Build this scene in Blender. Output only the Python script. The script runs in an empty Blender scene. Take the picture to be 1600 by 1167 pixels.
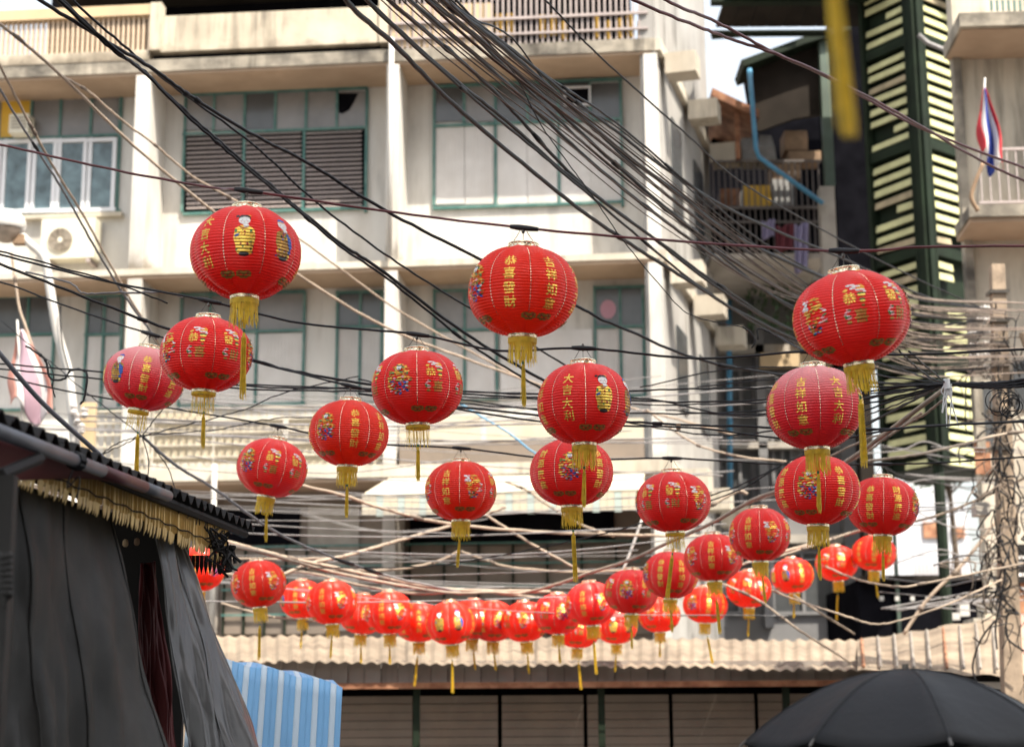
import bpy, bmesh, math, random
import numpy as np
from mathutils import Vector, Matrix, Euler

scene = bpy.context.scene
COL = scene.collection
random.seed(7)
PI = math.pi
R = math.radians

# ------------------------------------------------------------------ camera
cam_data = bpy.data.cameras.new("camera")
cam = bpy.data.objects.new("camera", cam_data)
COL.objects.link(cam)
scene.camera = cam
CAM = Vector((0, 0, 1.6))
FPX = 2700.0                      # focal length in pixels of the 1600 px wide photograph
PITCH, ROLL = 12.2, -0.35
cam_data.sensor_width = 36
cam_data.lens = 36 * FPX / 1600
cam_data.clip_end = 1500
cam_data.clip_start = 0.05
cam.location = CAM
cam.rotation_euler = (Matrix.Rotation(R(90 + PITCH), 3, 'X') @ Matrix.Rotation(R(ROLL), 3, 'Z')).to_euler()
CAMR = Matrix.Rotation(R(90 + PITCH), 3, 'X') @ Matrix.Rotation(R(ROLL), 3, 'Z')
cam_data.dof.use_dof = True
cam_data.dof.focus_distance = 9.3
cam_data.dof.aperture_fstop = 2.2
cam_data.dof.aperture_blades = 9

# ------------------------------------------------------------------ sky and sun
SUN_EL, SUN_AZ = 58.0, 38.0       # azimuth measured from behind the camera towards +X
world = bpy.data.worlds.new("World")
scene.world = world
world.use_nodes = True
wn = world.node_tree.nodes
sky = wn.new("ShaderNodeTexSky")
sky.sky_type = 'NISHITA'
sky.sun_disc = False
sky.sun_elevation = R(SUN_EL)
sky.sun_rotation = R(180 - SUN_AZ)
sky.air_density = 1.6
sky.dust_density = 4.5
sky.ozone_density = 1.0
bg = wn["Background"]
bg.inputs[1].default_value = 0.15
hs = wn.new("ShaderNodeHueSaturation")          # hazy, washed-out city sky
hs.inputs["Saturation"].default_value = 0.42
world.node_tree.links.new(sky.outputs[0], hs.inputs["Color"])
world.node_tree.links.new(hs.outputs[0], bg.inputs[0])

sun_data = bpy.data.lights.new("sun", 'SUN')
sun_data.energy = 4.6
sun_data.angle = R(0.5)
sun_data.color = (1.0, 0.91, 0.77)
sun = bpy.data.objects.new("sun", sun_data)
COL.objects.link(sun)
sd = Vector((math.sin(R(SUN_AZ)) * math.cos(R(SUN_EL)), -math.cos(R(SUN_AZ)) * math.cos(R(SUN_EL)), math.sin(R(SUN_EL))))
sun.rotation_euler = sd.to_track_quat('Z', 'Y').to_euler()
sun.location = (5, -5, 30)

scene.view_settings.view_transform = 'Standard'
scene.view_settings.look = 'None'
scene.view_settings.exposure = 1.22
scene.view_settings.gamma = 1
scene.view_settings.use_curve_mapping = False
scene.cycles.max_bounces = 7
scene.cycles.caustics_reflective = False
scene.cycles.caustics_refractive = False
scene.cycles.sample_clamp_indirect = 6

# ------------------------------------------------------------------ helpers
def pt(px, py, Y):
    """world point seen at photograph pixel px, py at the distance Y along the street"""
    d = CAMR @ Vector(((px - 800) / FPX, -(py - 583.5) / FPX, -1))
    return CAM + d * (Y / d.y)

class MB:
    def __init__(s):
        s.v, s.f, s.m = [], [], []
    def add(s, vs, fs, mi=0):
        n = len(s.v)
        s.v.extend([tuple(v) for v in vs])
        for f in fs:
            s.f.append(tuple(i + n for i in f)); s.m.append(mi)
    def box8(s, c, mi=0):          # 8 corners: bottom ring 0-3, top ring 4-7
        s.add(c, [(3, 2, 1, 0), (4, 5, 6, 7), (0, 1, 5, 4), (1, 2, 6, 5), (2, 3, 7, 6), (3, 0, 4, 7)], mi)
    def box(s, x0, x1, y0, y1, z0, z1, mi=0):
        s.box8([(x0, y0, z0), (x1, y0, z0), (x1, y1, z0), (x0, y1, z0), (x0, y0, z1), (x1, y0, z1), (x1, y1, z1), (x0, y1, z1)], mi)
    def tube(s, pts, r, n=6, mi=0, caps=True, r1=None):
        pts = [Vector(p) for p in pts]
        k = len(pts)
        base = len(s.v)
        for i, p in enumerate(pts):
            t = (pts[min(i + 1, k - 1)] - pts[max(i - 1, 0)])
            if t.length < 1e-9: t = Vector((0, 0, 1))
            t.normalize()
            a = Vector((0, 0, 1)) if abs(t.z) < .9 else Vector((1, 0, 0))
            u = t.cross(a).normalized(); w = t.cross(u)
            rr = r if r1 is None else r + (r1 - r) * i / (k - 1)
            if isinstance(rr, (list, tuple)): rr = rr[i]
            for j in range(n):
                an = 2 * PI * j / n
                s.v.append(tuple(p + u * (rr * math.cos(an)) + w * (rr * math.sin(an))))
        for i in range(k - 1):
            for j in range(n):
                a0 = base + i * n + j; a1 = base + i * n + (j + 1) % n
                s.f.append((a0, a1, a1 + n, a0 + n)); s.m.append(mi)
        if caps:
            s.f.append(tuple(base + j for j in range(n))[::-1]); s.m.append(mi)
            s.f.append(tuple(base + (k - 1) * n + j for j in range(n))); s.m.append(mi)
    def lathe(s, prof, n=24, c=(0, 0, 0), mi=0, close=False):
        base = len(s.v)
        for (r, z) in prof:
            for j in range(n):
                a = 2 * PI * j / n
                s.v.append((c[0] + r * math.cos(a), c[1] + r * math.sin(a), c[2] + z))
        for i in range(len(prof) - 1):
            for j in range(n):
                a0 = base + i * n + j; a1 = base + i * n + (j + 1) % n
                s.f.append((a0, a1, a1 + n, a0 + n)); s.m.append(mi)
        if close:
            s.f.append(tuple(base + j for j in range(n))[::-1]); s.m.append(mi)
            s.f.append(tuple(base + (len(prof) - 1) * n + j for j in range(n))); s.m.append(mi)
    def grid(s, fn, nu, nv, mi=0):
        base = len(s.v)
        for i in range(nu + 1):
            for j in range(nv + 1):
                s.v.append(tuple(fn(i / nu, j / nv)))
        for i in range(nu):
            for j in range(nv):
                a = base + i * (nv + 1) + j
                s.f.append((a, a + 1, a + nv + 2, a + nv + 1)); s.m.append(mi)
    def mesh(s, name, mats, smooth=False):
        me = bpy.data.meshes.new(name)
        me.from_pydata(s.v, [], s.f)
        if not isinstance(mats, (list, tuple)): mats = [mats]
        for m in mats: me.materials.append(m)
        if len(mats) > 1: me.polygons.foreach_set("material_index", s.m)
        if smooth: me.polygons.foreach_set("use_smooth", [True] * len(me.polygons))
        me.update()
        return me
    def obj(s, name, mats, parent=None, smooth=False, solid=0):
        o = link(name, s.mesh(name, mats, smooth), parent)
        if solid:
            md = o.modifiers.new("solid", 'SOLIDIFY'); md.thickness = solid; md.offset = 0
        return o

def link(name, data, parent=None, loc=None, rot=None, local=False):
    o = bpy.data.objects.new(name, data)
    COL.objects.link(o)
    if loc is not None: o.location = loc
    if rot is not None: o.rotation_euler = rot
    if parent is not None:
        o.parent = parent
        if not local: o.matrix_parent_inverse = PINV[parent.name]
    PINV[o.name] = (Matrix.LocRotScale(o.location, o.rotation_euler, None)).inverted() if parent is None else Matrix()
    return o
PINV = {}

def tag(o, label=None, cat=None, group=None, kind=None):
    if label: o['label'] = label
    if cat: o['category'] = cat
    if group: o['group'] = group
    if kind: o['kind'] = kind
    return o

def thing(name, label, cat, loc=(0, 0, 0), rot=(0, 0, 0), group=None):
    return tag(link(name, None, None, loc, rot), label, cat, group)

def smooth_path(pts, per=10, wob=0.0, seed=0):
    """Catmull-Rom through the points"""
    pts = [Vector(p) for p in pts]
    if len(pts) == 2: pts = [pts[0], pts[0].lerp(pts[1], .5), pts[1]]
    out = []
    P = [pts[0] * 2 - pts[1]] + pts + [pts[-1] * 2 - pts[-2]]
    rnd = random.Random(seed)
    for i in range(1, len(P) - 2):
        p0, p1, p2, p3 = P[i - 1], P[i], P[i + 1], P[i + 2]
        for k in range(per):
            t = k / per
            q = 0.5 * ((2 * p1) + (p2 - p0) * t + (2 * p0 - 5 * p1 + 4 * p2 - p3) * t * t + (3 * p1 - p0 - 3 * p2 + p3) * t ** 3)
            out.append(q + Vector((0, 0, rnd.uniform(-wob, wob))))
    out.append(pts[-1])
    return out

# ------------------------------------------------------------------ materials
def mat(name, col, rough=0.7, metal=0.0, var=0.12, vscale=3.0, dirt=None, dirt_amt=0.5, dscale=1.2, streak=1.0,
        bump=0.0, bscale=20.0, spec=0.5, trans=0.0, coat=0.0, tcol=None, obj_coords=True, drip=0.0, fade=None, bands=()):
    m = bpy.data.materials.new(name)
    m.use_nodes = True
    nt = m.node_tree; N = nt.nodes; L = nt.links
    b = N["Principled BSDF"]
    b.inputs["Roughness"].default_value = rough
    b.inputs["Metallic"].default_value = metal
    b.inputs["Specular IOR Level"].default_value = spec
    b.inputs["Coat Weight"].default_value = coat
    b.inputs["Coat Roughness"].default_value = 0.3
    c4 = (*col, 1)
    b.inputs["Base Color"].default_value = c4
    if var or dirt or bump:
        g = N.new("ShaderNodeNewGeometry") if not obj_coords else N.new("ShaderNodeTexCoord")
        src = g.outputs["Position"] if not obj_coords else g.outputs["Object"]
    last = None
    if var:
        n1 = N.new("ShaderNodeTexNoise"); n1.inputs["Scale"].default_value = vscale; n1.inputs["Detail"].default_value = 6
        L.new(src, n1.inputs["Vector"])
        mx = N.new("ShaderNodeMix"); mx.data_type = 'RGBA'
        mr = N.new("ShaderNodeMapRange"); mr.inputs[1].default_value = .3; mr.inputs[2].default_value = .7
        L.new(n1.outputs["Fac"], mr.inputs[0]); L.new(mr.outputs[0], mx.inputs[0])
        mx.inputs[6].default_value = (*[c * (1 - var) for c in col], 1)
        mx.inputs[7].default_value = (*[min(1, c * (1 + var)) for c in col], 1)
        last = mx.outputs[2]
    if dirt:
        mp = N.new("ShaderNodeMapping"); mp.inputs["Scale"].default_value = (dscale, dscale, dscale / streak)
        L.new(src, mp.inputs[0])
        n2 = N.new("ShaderNodeTexNoise"); n2.inputs["Scale"].default_value = 1.0; n2.inputs["Detail"].default_value = 9; n2.inputs["Roughness"].default_value = .65
        L.new(mp.outputs[0], n2.inputs["Vector"])
        cr = N.new("ShaderNodeMapRange"); cr.inputs[1].default_value = .44; cr.inputs[2].default_value = .66; cr.inputs[4].default_value = dirt_amt
        L.new(n2.outputs["Fac"], cr.inputs[0])
        m2 = N.new("ShaderNodeMix"); m2.data_type = 'RGBA'
        L.new(cr.outputs[0], m2.inputs[0])
        if last: L.new(last, m2.inputs[6])
        else: m2.inputs[6].default_value = c4
        m2.inputs[7].default_value = (*dirt, 1)
        last = m2.outputs[2]
    if drip:
        mpa = N.new("ShaderNodeMapping"); mpa.inputs["Scale"].default_value = (5.5, 5.5, .45)
        L.new(src, mpa.inputs[0])
        na = N.new("ShaderNodeTexNoise"); na.inputs["Scale"].default_value = 1; na.inputs["Detail"].default_value = 7; na.inputs["Roughness"].default_value = .6
        L.new(mpa.outputs[0], na.inputs["Vector"])
        nb_ = N.new("ShaderNodeTexNoise"); nb_.inputs["Scale"].default_value = .9; nb_.inputs["Detail"].default_value = 5
        L.new(src, nb_.inputs["Vector"])
        ma = N.new("ShaderNodeMapRange"); ma.inputs[1].default_value = .46; ma.inputs[2].default_value = .66
        L.new(na.outputs["Fac"], ma.inputs[0])
        mb_ = N.new("ShaderNodeMapRange"); mb_.inputs[1].default_value = .42; mb_.inputs[2].default_value = .62; mb_.inputs[4].default_value = drip
        L.new(nb_.outputs["Fac"], mb_.inputs[0])
        mm = N.new("ShaderNodeMath"); mm.operation = 'MULTIPLY'
        L.new(ma.outputs[0], mm.inputs[0]); L.new(mb_.outputs[0], mm.inputs[1])
        m3 = N.new("ShaderNodeMix"); m3.data_type = 'RGBA'
        L.new(mm.outputs[0], m3.inputs[0])
        if last: L.new(last, m3.inputs[6])
        else: m3.inputs[6].default_value = c4
        m3.inputs[7].default_value = (.055, .047, .038, 1)
        last = m3.outputs[2]
    for (zb0, zb1, amt) in bands:                    # splash and mould gathered on a ledge
        sb = N.new("ShaderNodeSeparateXYZ"); L.new(src, sb.inputs[0])
        mr1 = N.new("ShaderNodeMapRange"); mr1.inputs[1].default_value = zb0; mr1.inputs[2].default_value = zb1; mr1.inputs[3].default_value = .30; mr1.inputs[4].default_value = -.45
        L.new(sb.outputs[2], mr1.inputs[0])
        lo = N.new("ShaderNodeMath"); lo.operation = 'GREATER_THAN'; lo.inputs[1].default_value = zb0 - .02; L.new(sb.outputs[2], lo.inputs[0])
        nz = N.new("ShaderNodeTexNoise"); nz.inputs["Scale"].default_value = 1.7; nz.inputs["Detail"].default_value = 9; nz.inputs["Roughness"].default_value = .68; L.new(src, nz.inputs["Vector"])
        ad = N.new("ShaderNodeMath"); ad.operation = 'ADD'; L.new(mr1.outputs[0], ad.inputs[0]); L.new(nz.outputs["Fac"], ad.inputs[1])
        mr2 = N.new("ShaderNodeMapRange"); mr2.inputs[1].default_value = .55; mr2.inputs[2].default_value = .85; mr2.inputs[4].default_value = amt; L.new(ad.outputs[0], mr2.inputs[0])
        ml = N.new("ShaderNodeMath"); ml.operation = 'MULTIPLY'; L.new(mr2.outputs[0], ml.inputs[0]); L.new(lo.outputs[0], ml.inputs[1])
        m5 = N.new("ShaderNodeMix"); m5.data_type = 'RGBA'; L.new(ml.outputs[0], m5.inputs[0]); L.new(last, m5.inputs[6]); m5.inputs[7].default_value = (.13, .105, .075, 1); last = m5.outputs[2]
    if fade:                                         # sky glare painted on the upper side, by object height
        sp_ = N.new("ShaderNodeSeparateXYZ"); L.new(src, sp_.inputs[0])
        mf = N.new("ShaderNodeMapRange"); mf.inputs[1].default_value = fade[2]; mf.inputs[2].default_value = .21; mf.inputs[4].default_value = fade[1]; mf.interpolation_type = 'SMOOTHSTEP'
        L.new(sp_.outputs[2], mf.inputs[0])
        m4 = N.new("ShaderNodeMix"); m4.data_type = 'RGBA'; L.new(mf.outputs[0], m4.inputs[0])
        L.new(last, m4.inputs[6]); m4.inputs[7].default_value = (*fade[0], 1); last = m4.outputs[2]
    if last: L.new(last, b.inputs["Base Color"])
    if bump:
        n3 = N.new("ShaderNodeTexNoise"); n3.inputs["Scale"].default_value = bscale; n3.inputs["Detail"].default_value = 4
        L.new(src, n3.inputs["Vector"])
        bp = N.new("ShaderNodeBump"); bp.inputs["Strength"].default_value = bump; bp.inputs["Distance"].default_value = .02
        L.new(n3.outputs["Fac"], bp.inputs["Height"]); L.new(bp.outputs[0], b.inputs["Normal"])
    if trans:
        tr = N.new("ShaderNodeBsdfTranslucent")
        tr.inputs[0].default_value = (*(tcol or col), 1)
        ms = N.new("ShaderNodeMixShader"); ms.inputs[0].default_value = trans
        L.new(b.outputs[0], ms.inputs[1]); L.new(tr.outputs[0], ms.inputs[2])
        L.new(ms.outputs[0], N["Material Output"].inputs[0])
    return m

M = {}
RK = dict(rough=.40, var=.07, vscale=5, spec=.5, bump=.06, bscale=60)
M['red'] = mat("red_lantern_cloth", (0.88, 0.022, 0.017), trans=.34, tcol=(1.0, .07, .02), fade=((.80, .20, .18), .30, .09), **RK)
M['redglare'] = mat("lantern_cloth_painted_glare", (0.80, 0.020, 0.035), trans=.30, tcol=(.95, .10, .08), fade=((.86, .48, .48), .80, -.06), **RK)  # strong pink sky glare painted into the upper cloth
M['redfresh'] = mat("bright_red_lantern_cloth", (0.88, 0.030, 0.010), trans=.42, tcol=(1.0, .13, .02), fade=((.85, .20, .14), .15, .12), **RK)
M['gold'] = mat("gold_foil_print", (0.85, 0.55, 0.10), .38, metal=.75, var=.1, vscale=30)
M['dullgold'] = mat("dark_gold_print", (0.40, 0.22, 0.05), .45, metal=.6, var=.25, vscale=25)
M['goldmetal'] = mat("gold_pressed_metal", (0.84, 0.76, 0.55), .2, metal=1, var=.1, vscale=30, bump=.3, bscale=35)
M['white'] = mat("white_print", (0.78, 0.76, 0.74), .5, var=.03)
M['skin'] = mat("pale_face_print", (0.80, 0.62, 0.55), .5, var=.03)
M['black'] = mat("black_print", (0.012, 0.010, 0.010), .4, var=0)
M['blue'] = mat("blue_print", (0.03, 0.10, 0.42), .45, var=.1)
M['green'] = mat("green_print", (0.04, 0.22, 0.06), .45, var=.1)
M['orange'] = mat("orange_print", (0.85, 0.36, 0.03), .45, var=.1)
M['pink'] = mat("pink_print", (0.80, 0.34, 0.36), .45, var=.1)
M['crimson'] = mat("crimson_print", (0.34, 0.01, 0.012), .5, var=.1)
M['thread'] = mat("yellow_tassel_thread", (0.80, 0.56, 0.04), .6, var=.22, vscale=40, trans=.25, tcol=(.8, .6, .03))
M['wire'] = mat("thin_steel_wire", (0.12, 0.11, 0.10), .4, metal=.8, var=0)
M['rubber'] = mat("black_cable_rubber", (0.009, 0.0085, 0.010), .5, spec=.3, var=.3, vscale=9)
M['rubberred'] = mat("dark_red_flex", (0.10, 0.018, 0.022), .45, var=.3, vscale=5)
M['beigecable'] = mat("weathered_beige_cable", (0.32, 0.25, 0.19), .7, var=.25, vscale=6)
M['greycable'] = mat("grey_cable", (0.20, 0.19, 0.19), .55, var=.25, vscale=6)
M['bead'] = mat("green_bead", (0.02, 0.16, 0.06), .3, var=0)
PRINTS = ['gold', 'dullgold', 'white', 'skin', 'black', 'blue', 'green', 'orange', 'pink', 'crimson']
PM = [M[k] for k in PRINTS]
PI_ = {k: i for i, k in enumerate(PRINTS)}

# ------------------------------------------------------------------ lantern surface
LR, LH, LE = 0.25, 0.2075, 2.12      # radius, half height of the full oval, exponent
zz = np.sin(np.linspace(-PI / 2, PI / 2, 4001)) * LH
rr = LR * np.maximum(0, 1 - (np.abs(zz) / LH) ** LE) ** (1 / LE)
keep = rr >= 0.064
zz, rr = zz[keep][::-1], rr[keep][::-1]                 # from the top opening down to the bottom one
arc = np.concatenate([[0], np.cumsum(np.hypot(np.diff(zz), np.diff(rr)))])
ARC = arc[-1]
SEQ = ARC / 2                                            # arc position of the equator
RIBS = 42
PITCHR = ARC / RIBS
tz, tr_ = np.gradient(zz, arc), np.gradient(rr, arc)

def surf(th, s, off):
    """point on the pleated lantern skin; th angle, s arc length from the top, off lift above the skin"""
    th = np.asarray(th, float); s = np.clip(np.asarray(s, float), 0, ARC)
    r = np.interp(s, arc, rr); z = np.interp(s, arc, zz)
    dz = np.interp(s, arc, tz); dr = np.interp(s, arc, tr_)
    ph = (s / PITCHR) % 1.0
    tri = np.abs(ph * 2 - 1)                            # 1 at a ring, 0 between two rings
    fade = np.clip(np.minimum(s, ARC - s) / .02, 0, 1)
    d = np.mod(th, PI / 4); d = np.minimum(d, PI / 4 - d)
    seam = np.exp(-(d / .06) ** 2) * .0065 * fade
    gore = -np.cos(th * 8) * .0032 * fade
    o = off - (1 - tri) * .0027 - seam + gore
    nr, nz = -dz, dr
    rad = r + nr * o
    return np.stack([rad * np.cos(th), rad * np.sin(th), z + nz * o], -1)

def shade_mesh():
    nt, ns = 72, RIBS * 2
    th = np.arange(nt) * 2 * PI / nt
    s = np.linspace(0, ARC, ns + 1)
    T, S = np.meshgrid(th, s)
    v = surf(T.ravel(), S.ravel(), np.zeros(T.size))
    f = []
    for i in range(ns):
        for j in range(nt):
            a = i * nt + j; b = i * nt + (j + 1) % nt
            f.append((a, a + nt, b + nt, b))
    me = bpy.data.meshes.new("paper_shade")
    me.from_pydata([tuple(p) for p in v], [], f)
    me.materials.append(M['red'])
    me.polygons.foreach_set("use_smooth", [True] * len(f))
    me.update()
    sh = me.attributes.new("sharp_edge", 'BOOLEAN', 'EDGE')      # every pleat line is a crease
    sh.data.foreach_set("value", [e.vertices[0] // nt == e.vertices[1] // nt for e in me.edges])
    return me

_glyphs = {}
def glyph(ch):
    """outline polygons of a character, centred, one unit high (Blender's built-in font)"""
    if ch in _glyphs: return _glyphs[ch]
    cu = bpy.data.curves.new("glyph", 'FONT'); cu.body = ch; cu.offset = 0.013; cu.resolution_u = 3
    o = bpy.data.objects.new("glyph", cu); COL.objects.link(o)
    me = bpy.data.meshes.new_from_object(o.evaluated_get(bpy.context.evaluated_depsgraph_get()))
    vs = [(v.co.x, v.co.y) for v in me.vertices]; fs = [tuple(p.vertices) for p in me.polygons]
    bpy.data.objects.remove(o); bpy.data.curves.remove(cu); bpy.data.meshes.remove(me)
    x0, x1 = min(v[0] for v in vs), max(v[0] for v in vs); y0, y1 = min(v[1] for v in vs), max(v[1] for v in vs)
    k = 1 / max(x1 - x0, y1 - y0)
    vs = [((x - (x0 + x1) / 2) * k, (y - (y0 + y1) / 2) * k) for x, y in vs]
    _glyphs[ch] = (vs, fs)
    return _glyphs[ch]

class Decal:
    """flat print in metres on one gore; x sideways from the gore's middle, y up from the equator"""
    def __init__(s): s.b = MB(); s.layer = 0.0
    def poly(s, pts, mk):
        s.layer += 4e-5
        s.b.add([(x, y, s.layer) for x, y in pts], [tuple(range(len(pts)))], PI_[mk])
    def blob(s, x, y, rx, ry, mk, a=0, n=9):
        ca, sa = math.cos(a), math.sin(a)
        s.poly([(x + rx * math.cos(t) * ca - ry * math.sin(t) * sa, y + rx * math.cos(t) * sa + ry * math.sin(t) * ca)
                for t in [2 * PI * i / n for i in range(n)]], mk)
    def char(s, ch, x, y, h, mk='gold'):
        vs, fs = glyph(ch); s.layer += 4e-5
        s.b.add([(x + vx * h, y + vy * h, s.layer) for vx, vy in vs], fs, PI_[mk])
    def mesh(s, name):
        bm = bmesh.new()
        me = s.b.mesh(name, PM); bm.from_mesh(me)
        ys = [v.co.y for v in bm.verts]; xs = [v.co.x for v in bm.verts]
        s0 = SEQ - max(ys); s1 = SEQ - min(ys)
        for i in range(int(s0 / (PITCHR / 2)), int(s1 / (PITCHR / 2)) + 2):
            y = SEQ - i * PITCHR / 2
            bmesh.ops.bisect_plane(bm, geom=bm.verts[:] + bm.edges[:] + bm.faces[:], plane_co=(0, y, 0), plane_no=(0, 1, 0))
        x = min(xs)
        while x < max(xs):
            bmesh.ops.bisect_plane(bm, geom=bm.verts[:] + bm.edges[:] + bm.faces[:], plane_co=(x, 0, 0), plane_no=(1, 0, 0))
            x += .018
        co = np.array([v.co[:] for v in bm.verts])
        sa = SEQ - co[:, 1]
        th = co[:, 0] / np.interp(sa, arc, rr)
        P = surf(th + PI / 8, sa, .0008 + co[:, 2])     # gore centre is half way between two seams
        c, sn = math.cos(-PI / 8), math.sin(-PI / 8)
        for v, p in zip(bm.verts, P):
            v.co = (p[0] * c - p[1] * sn, p[0] * sn + p[1] * c, p[2])
        bm.to_mesh(me); bm.free(); me.update()
        return me

def column(chars):
    d = Decal()
    for i, ch in enumerate(chars): d.char(ch, 0, .100 - i * .065, .056)
    return d.mesh("gold_lettering")

def girl(boy=False):
    d = Decal(); rnd = random.Random(3 + boy)
    # robe
    d.poly([(-.040, .045), (-.018, .058), (.022, .058), (.046, .040), (.050, .0), (.042, -.03), (.036, -.066), (.014, -.078), (-.014, -.076), (-.032, -.064), (-.038, -.03), (-.048, .0)], 'gold' if not boy else 'dullgold')
    for i in range(34):
        x, y = rnd.uniform(-.04, .042), rnd.uniform(-.066, .045)
        d.blob(x, y, rnd.uniform(.003, .009), rnd.uniform(.002, .006), rnd.choice(['crimson', 'dullgold', 'orange', 'gold', 'crimson', 'blue' if boy else 'dullgold', 'green', 'black']), rnd.uniform(0, 3))
    if boy:
        d.poly([(.012, .05), (.044, .03), (.052, -.01), (.036, -.03), (.022, .0)], 'blue')
        d.blob(.034, -.035, .012, .008, 'blue')
    else:
        d.blob(-.032, .012, .012, .006, 'blue', .4); d.blob(.03, .035, .008, .005, 'green', 1)
    d.blob(0, -.07, .024, .010, 'black')
    # head
    d.blob(0, .086, .026, .023, 'skin', n=16); d.blob(0, .085, .024, .021, 'white', n=16)
    d.blob(.008, .058, .013, .010, 'white')
    if boy:
        d.poly([(-.020, .104), (-.016, .116), (.0, .122), (.018, .115), (.024, .100)], 'blue')
        d.blob(0, .100, .024, .004, 'orange')
    else:
        d.poly([(-.026, .094), (-.024, .108), (-.010, .119), (.012, .119), (.026, .108), (.028, .090), (.020, .101), (.0, .104), (-.016, .100)], 'black')
        d.blob(-.030, .112, .009, .006, 'black', .5); d.blob(.022, .116, .008, .004, 'orange', -.6)
    for sx in (-1, 1):
        d.blob(sx * .009, .088, .0035, .0012, 'black'); d.blob(sx * .014, .079, .004, .003, 'pink')
    d.blob(0, .075, .003, .0015, 'crimson'); d.blob(0, .082, .0014, .002, 'skin')
    d.poly([(-.024, .058), (-.004, .046), (.018, .056), (.012, .050), (-.004, .040), (-.020, .050)], 'crimson')
    return d.mesh("printed_boy" if boy else "printed_girl")

def god():
    d = Decal(); rnd = random.Random(11)
    for i in range(170):
        a, q = rnd.uniform(0, 2 * PI), math.sqrt(rnd.random())
        x, y = .066 * q * math.cos(a), .008 + .086 * q * math.sin(a)
        ks = ['gold', 'gold', 'gold', 'orange', 'dullgold', 'green'] if y > .0 or abs(x) > .045 else ['blue', 'blue', 'white', 'black', 'gold', 'crimson', 'pink', 'dullgold']
        d.blob(x, y, rnd.uniform(.005, .013), rnd.uniform(.002, .005), rnd.choice(ks), rnd.uniform(-.4, .4), 7)
    d.blob(.0, .072, .014, .014, 'white', n=12); d.blob(0, .086, .017, .006, 'black'); d.blob(0, .091, .010, .005, 'gold')
    for sx in (-1, 1): d.blob(sx * .005, .073, .002, .001, 'black')
    d.blob(0, .063, .006, .003, 'black')
    d.blob(-.022, .012, .008, .007, 'pink'); d.blob(.024, .02, .008, .007, 'pink')
    d.blob(.034, .078, .009, .008, 'orange'); d.blob(.024, .074, .008, .006, 'green')
    return d.mesh("printed_deity")

def basket():
    d = Decal(); rnd = random.Random(5)
    for i in range(85):
        a, q = rnd.uniform(0, 2 * PI), math.sqrt(rnd.random())
        x, y = .008 + .056 * q * math.cos(a), .0 + .082 * q * math.sin(a)
        ks = ['gold', 'gold', 'gold', 'orange', 'dullgold'] if y > -.03 else ['gold', 'white', 'blue', 'green', 'black', 'dullgold']
        if x > .03 and y < .04: ks = ['white', 'gold', 'pink', 'green']
        d.blob(x, y, rnd.uniform(.006, .015), rnd.uniform(.002, .005), rnd.choice(ks), rnd.uniform(-.3, .3), 7)
    for i in range(10):
        d.blob(-.04 + rnd.uniform(-.016, .014), .06 + rnd.uniform(-.022, .022), .010, .008, rnd.choice(['white', 'white', 'pink']), 0, 7)
    return d.mesh("printed_flower_basket")

def blessing(c1, c2):
    d = Decal(); rnd = random.Random(9)
    d.blob(.032, .098, .018, .016, 'orange', n=14)
    for x, y, rx, ry in [(-.01, .112, .02, .006), (.014, .104, .02, .006), (.028, .084, .022, .006), (-.002, .094, .014, .005), (.046, .076, .008, .004)]:
        d.blob(x, y, rx, ry, 'white'); d.blob(x + .004, y - .003, rx * .5, ry * .4, 'pink')
    d.blob(-.034, .088, .012, .008, 'orange', .5); d.blob(-.032, .09, .006, .004, 'gold')
    for y, k in [(.066, 'green'), (.058, 'gold'), (.038, 'green'), (.030, 'gold'), (.012, 'dullgold')]:
        d.blob(.030, y, .020 - .012 * (.066 - y) / .054, .006, k); 
    d.char(c1, -.022, .048, .056)
    for i in range(12):
        d.blob(-.038 + rnd.uniform(-.014, .014), -.02 + rnd.uniform(-.026, .022), .008, .004, rnd.choice(['pink', 'white', 'black', 'green', 'pink']), rnd.uniform(-.5, .5), 7)
    d.blob(-.036, -.055, .011, .007, 'dullgold')
    d.char(c2, .016, -.030, .060, 'dullgold')
    return d.mesh("printed_blessing")

def cloud_motif():
    d = Decal(); y = -.165
    for sx in (-1, 1):
        d.blob(sx * .019, y + .010, .017, .011, 'dullgold', -sx * .5); d.blob(sx * .024, y - .006, .010, .008, 'dullgold')
        d.blob(sx * .009, y - .012, .011, .008, 'dullgold'); d.blob(sx * .019, y + .010, .006, .004, 'crimson')
    d.blob(0, y + .006, .010, .012, 'dullgold'); d.blob(0, y - .004, .004, .004, 'crimson')
    return d.mesh("cloud_motif")

def petal_motif():
    d = Decal(); y = SEQ - .026
    for x in (-.018, 0, .018): d.blob(x, y - .006 * (x == 0), .009, .008, 'gold' if x else 'pink')
    return d.mesh("petal_motif")

def seam_mesh():
    mb = MB(); rows = []
    s0, s1 = .10 * ARC, .80 * ARC
    i0, i1 = int(s0 / PITCHR), int(s1 / PITCHR)
    for i in range(i0, i1):
        for k in (-.36, -.0, .36):
            rows.append((i + k) * PITCHR)
    vs = []
    for s_ in rows:
        p = surf([-.0062, .0062], [s_, s_], [.0030, .0030]); vs.append(p)
    for i in range(0, len(rows), 3):
        a, b, c = vs[i], vs[i + 1], vs[i + 2]
        mb.add([a[0], a[1], b[1], b[0], c[1], c[0]], [(0, 3, 2, 1), (3, 5, 4, 2)])
    return mb.mesh("gold_seam_trim", M['goldmetal'])

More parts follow.
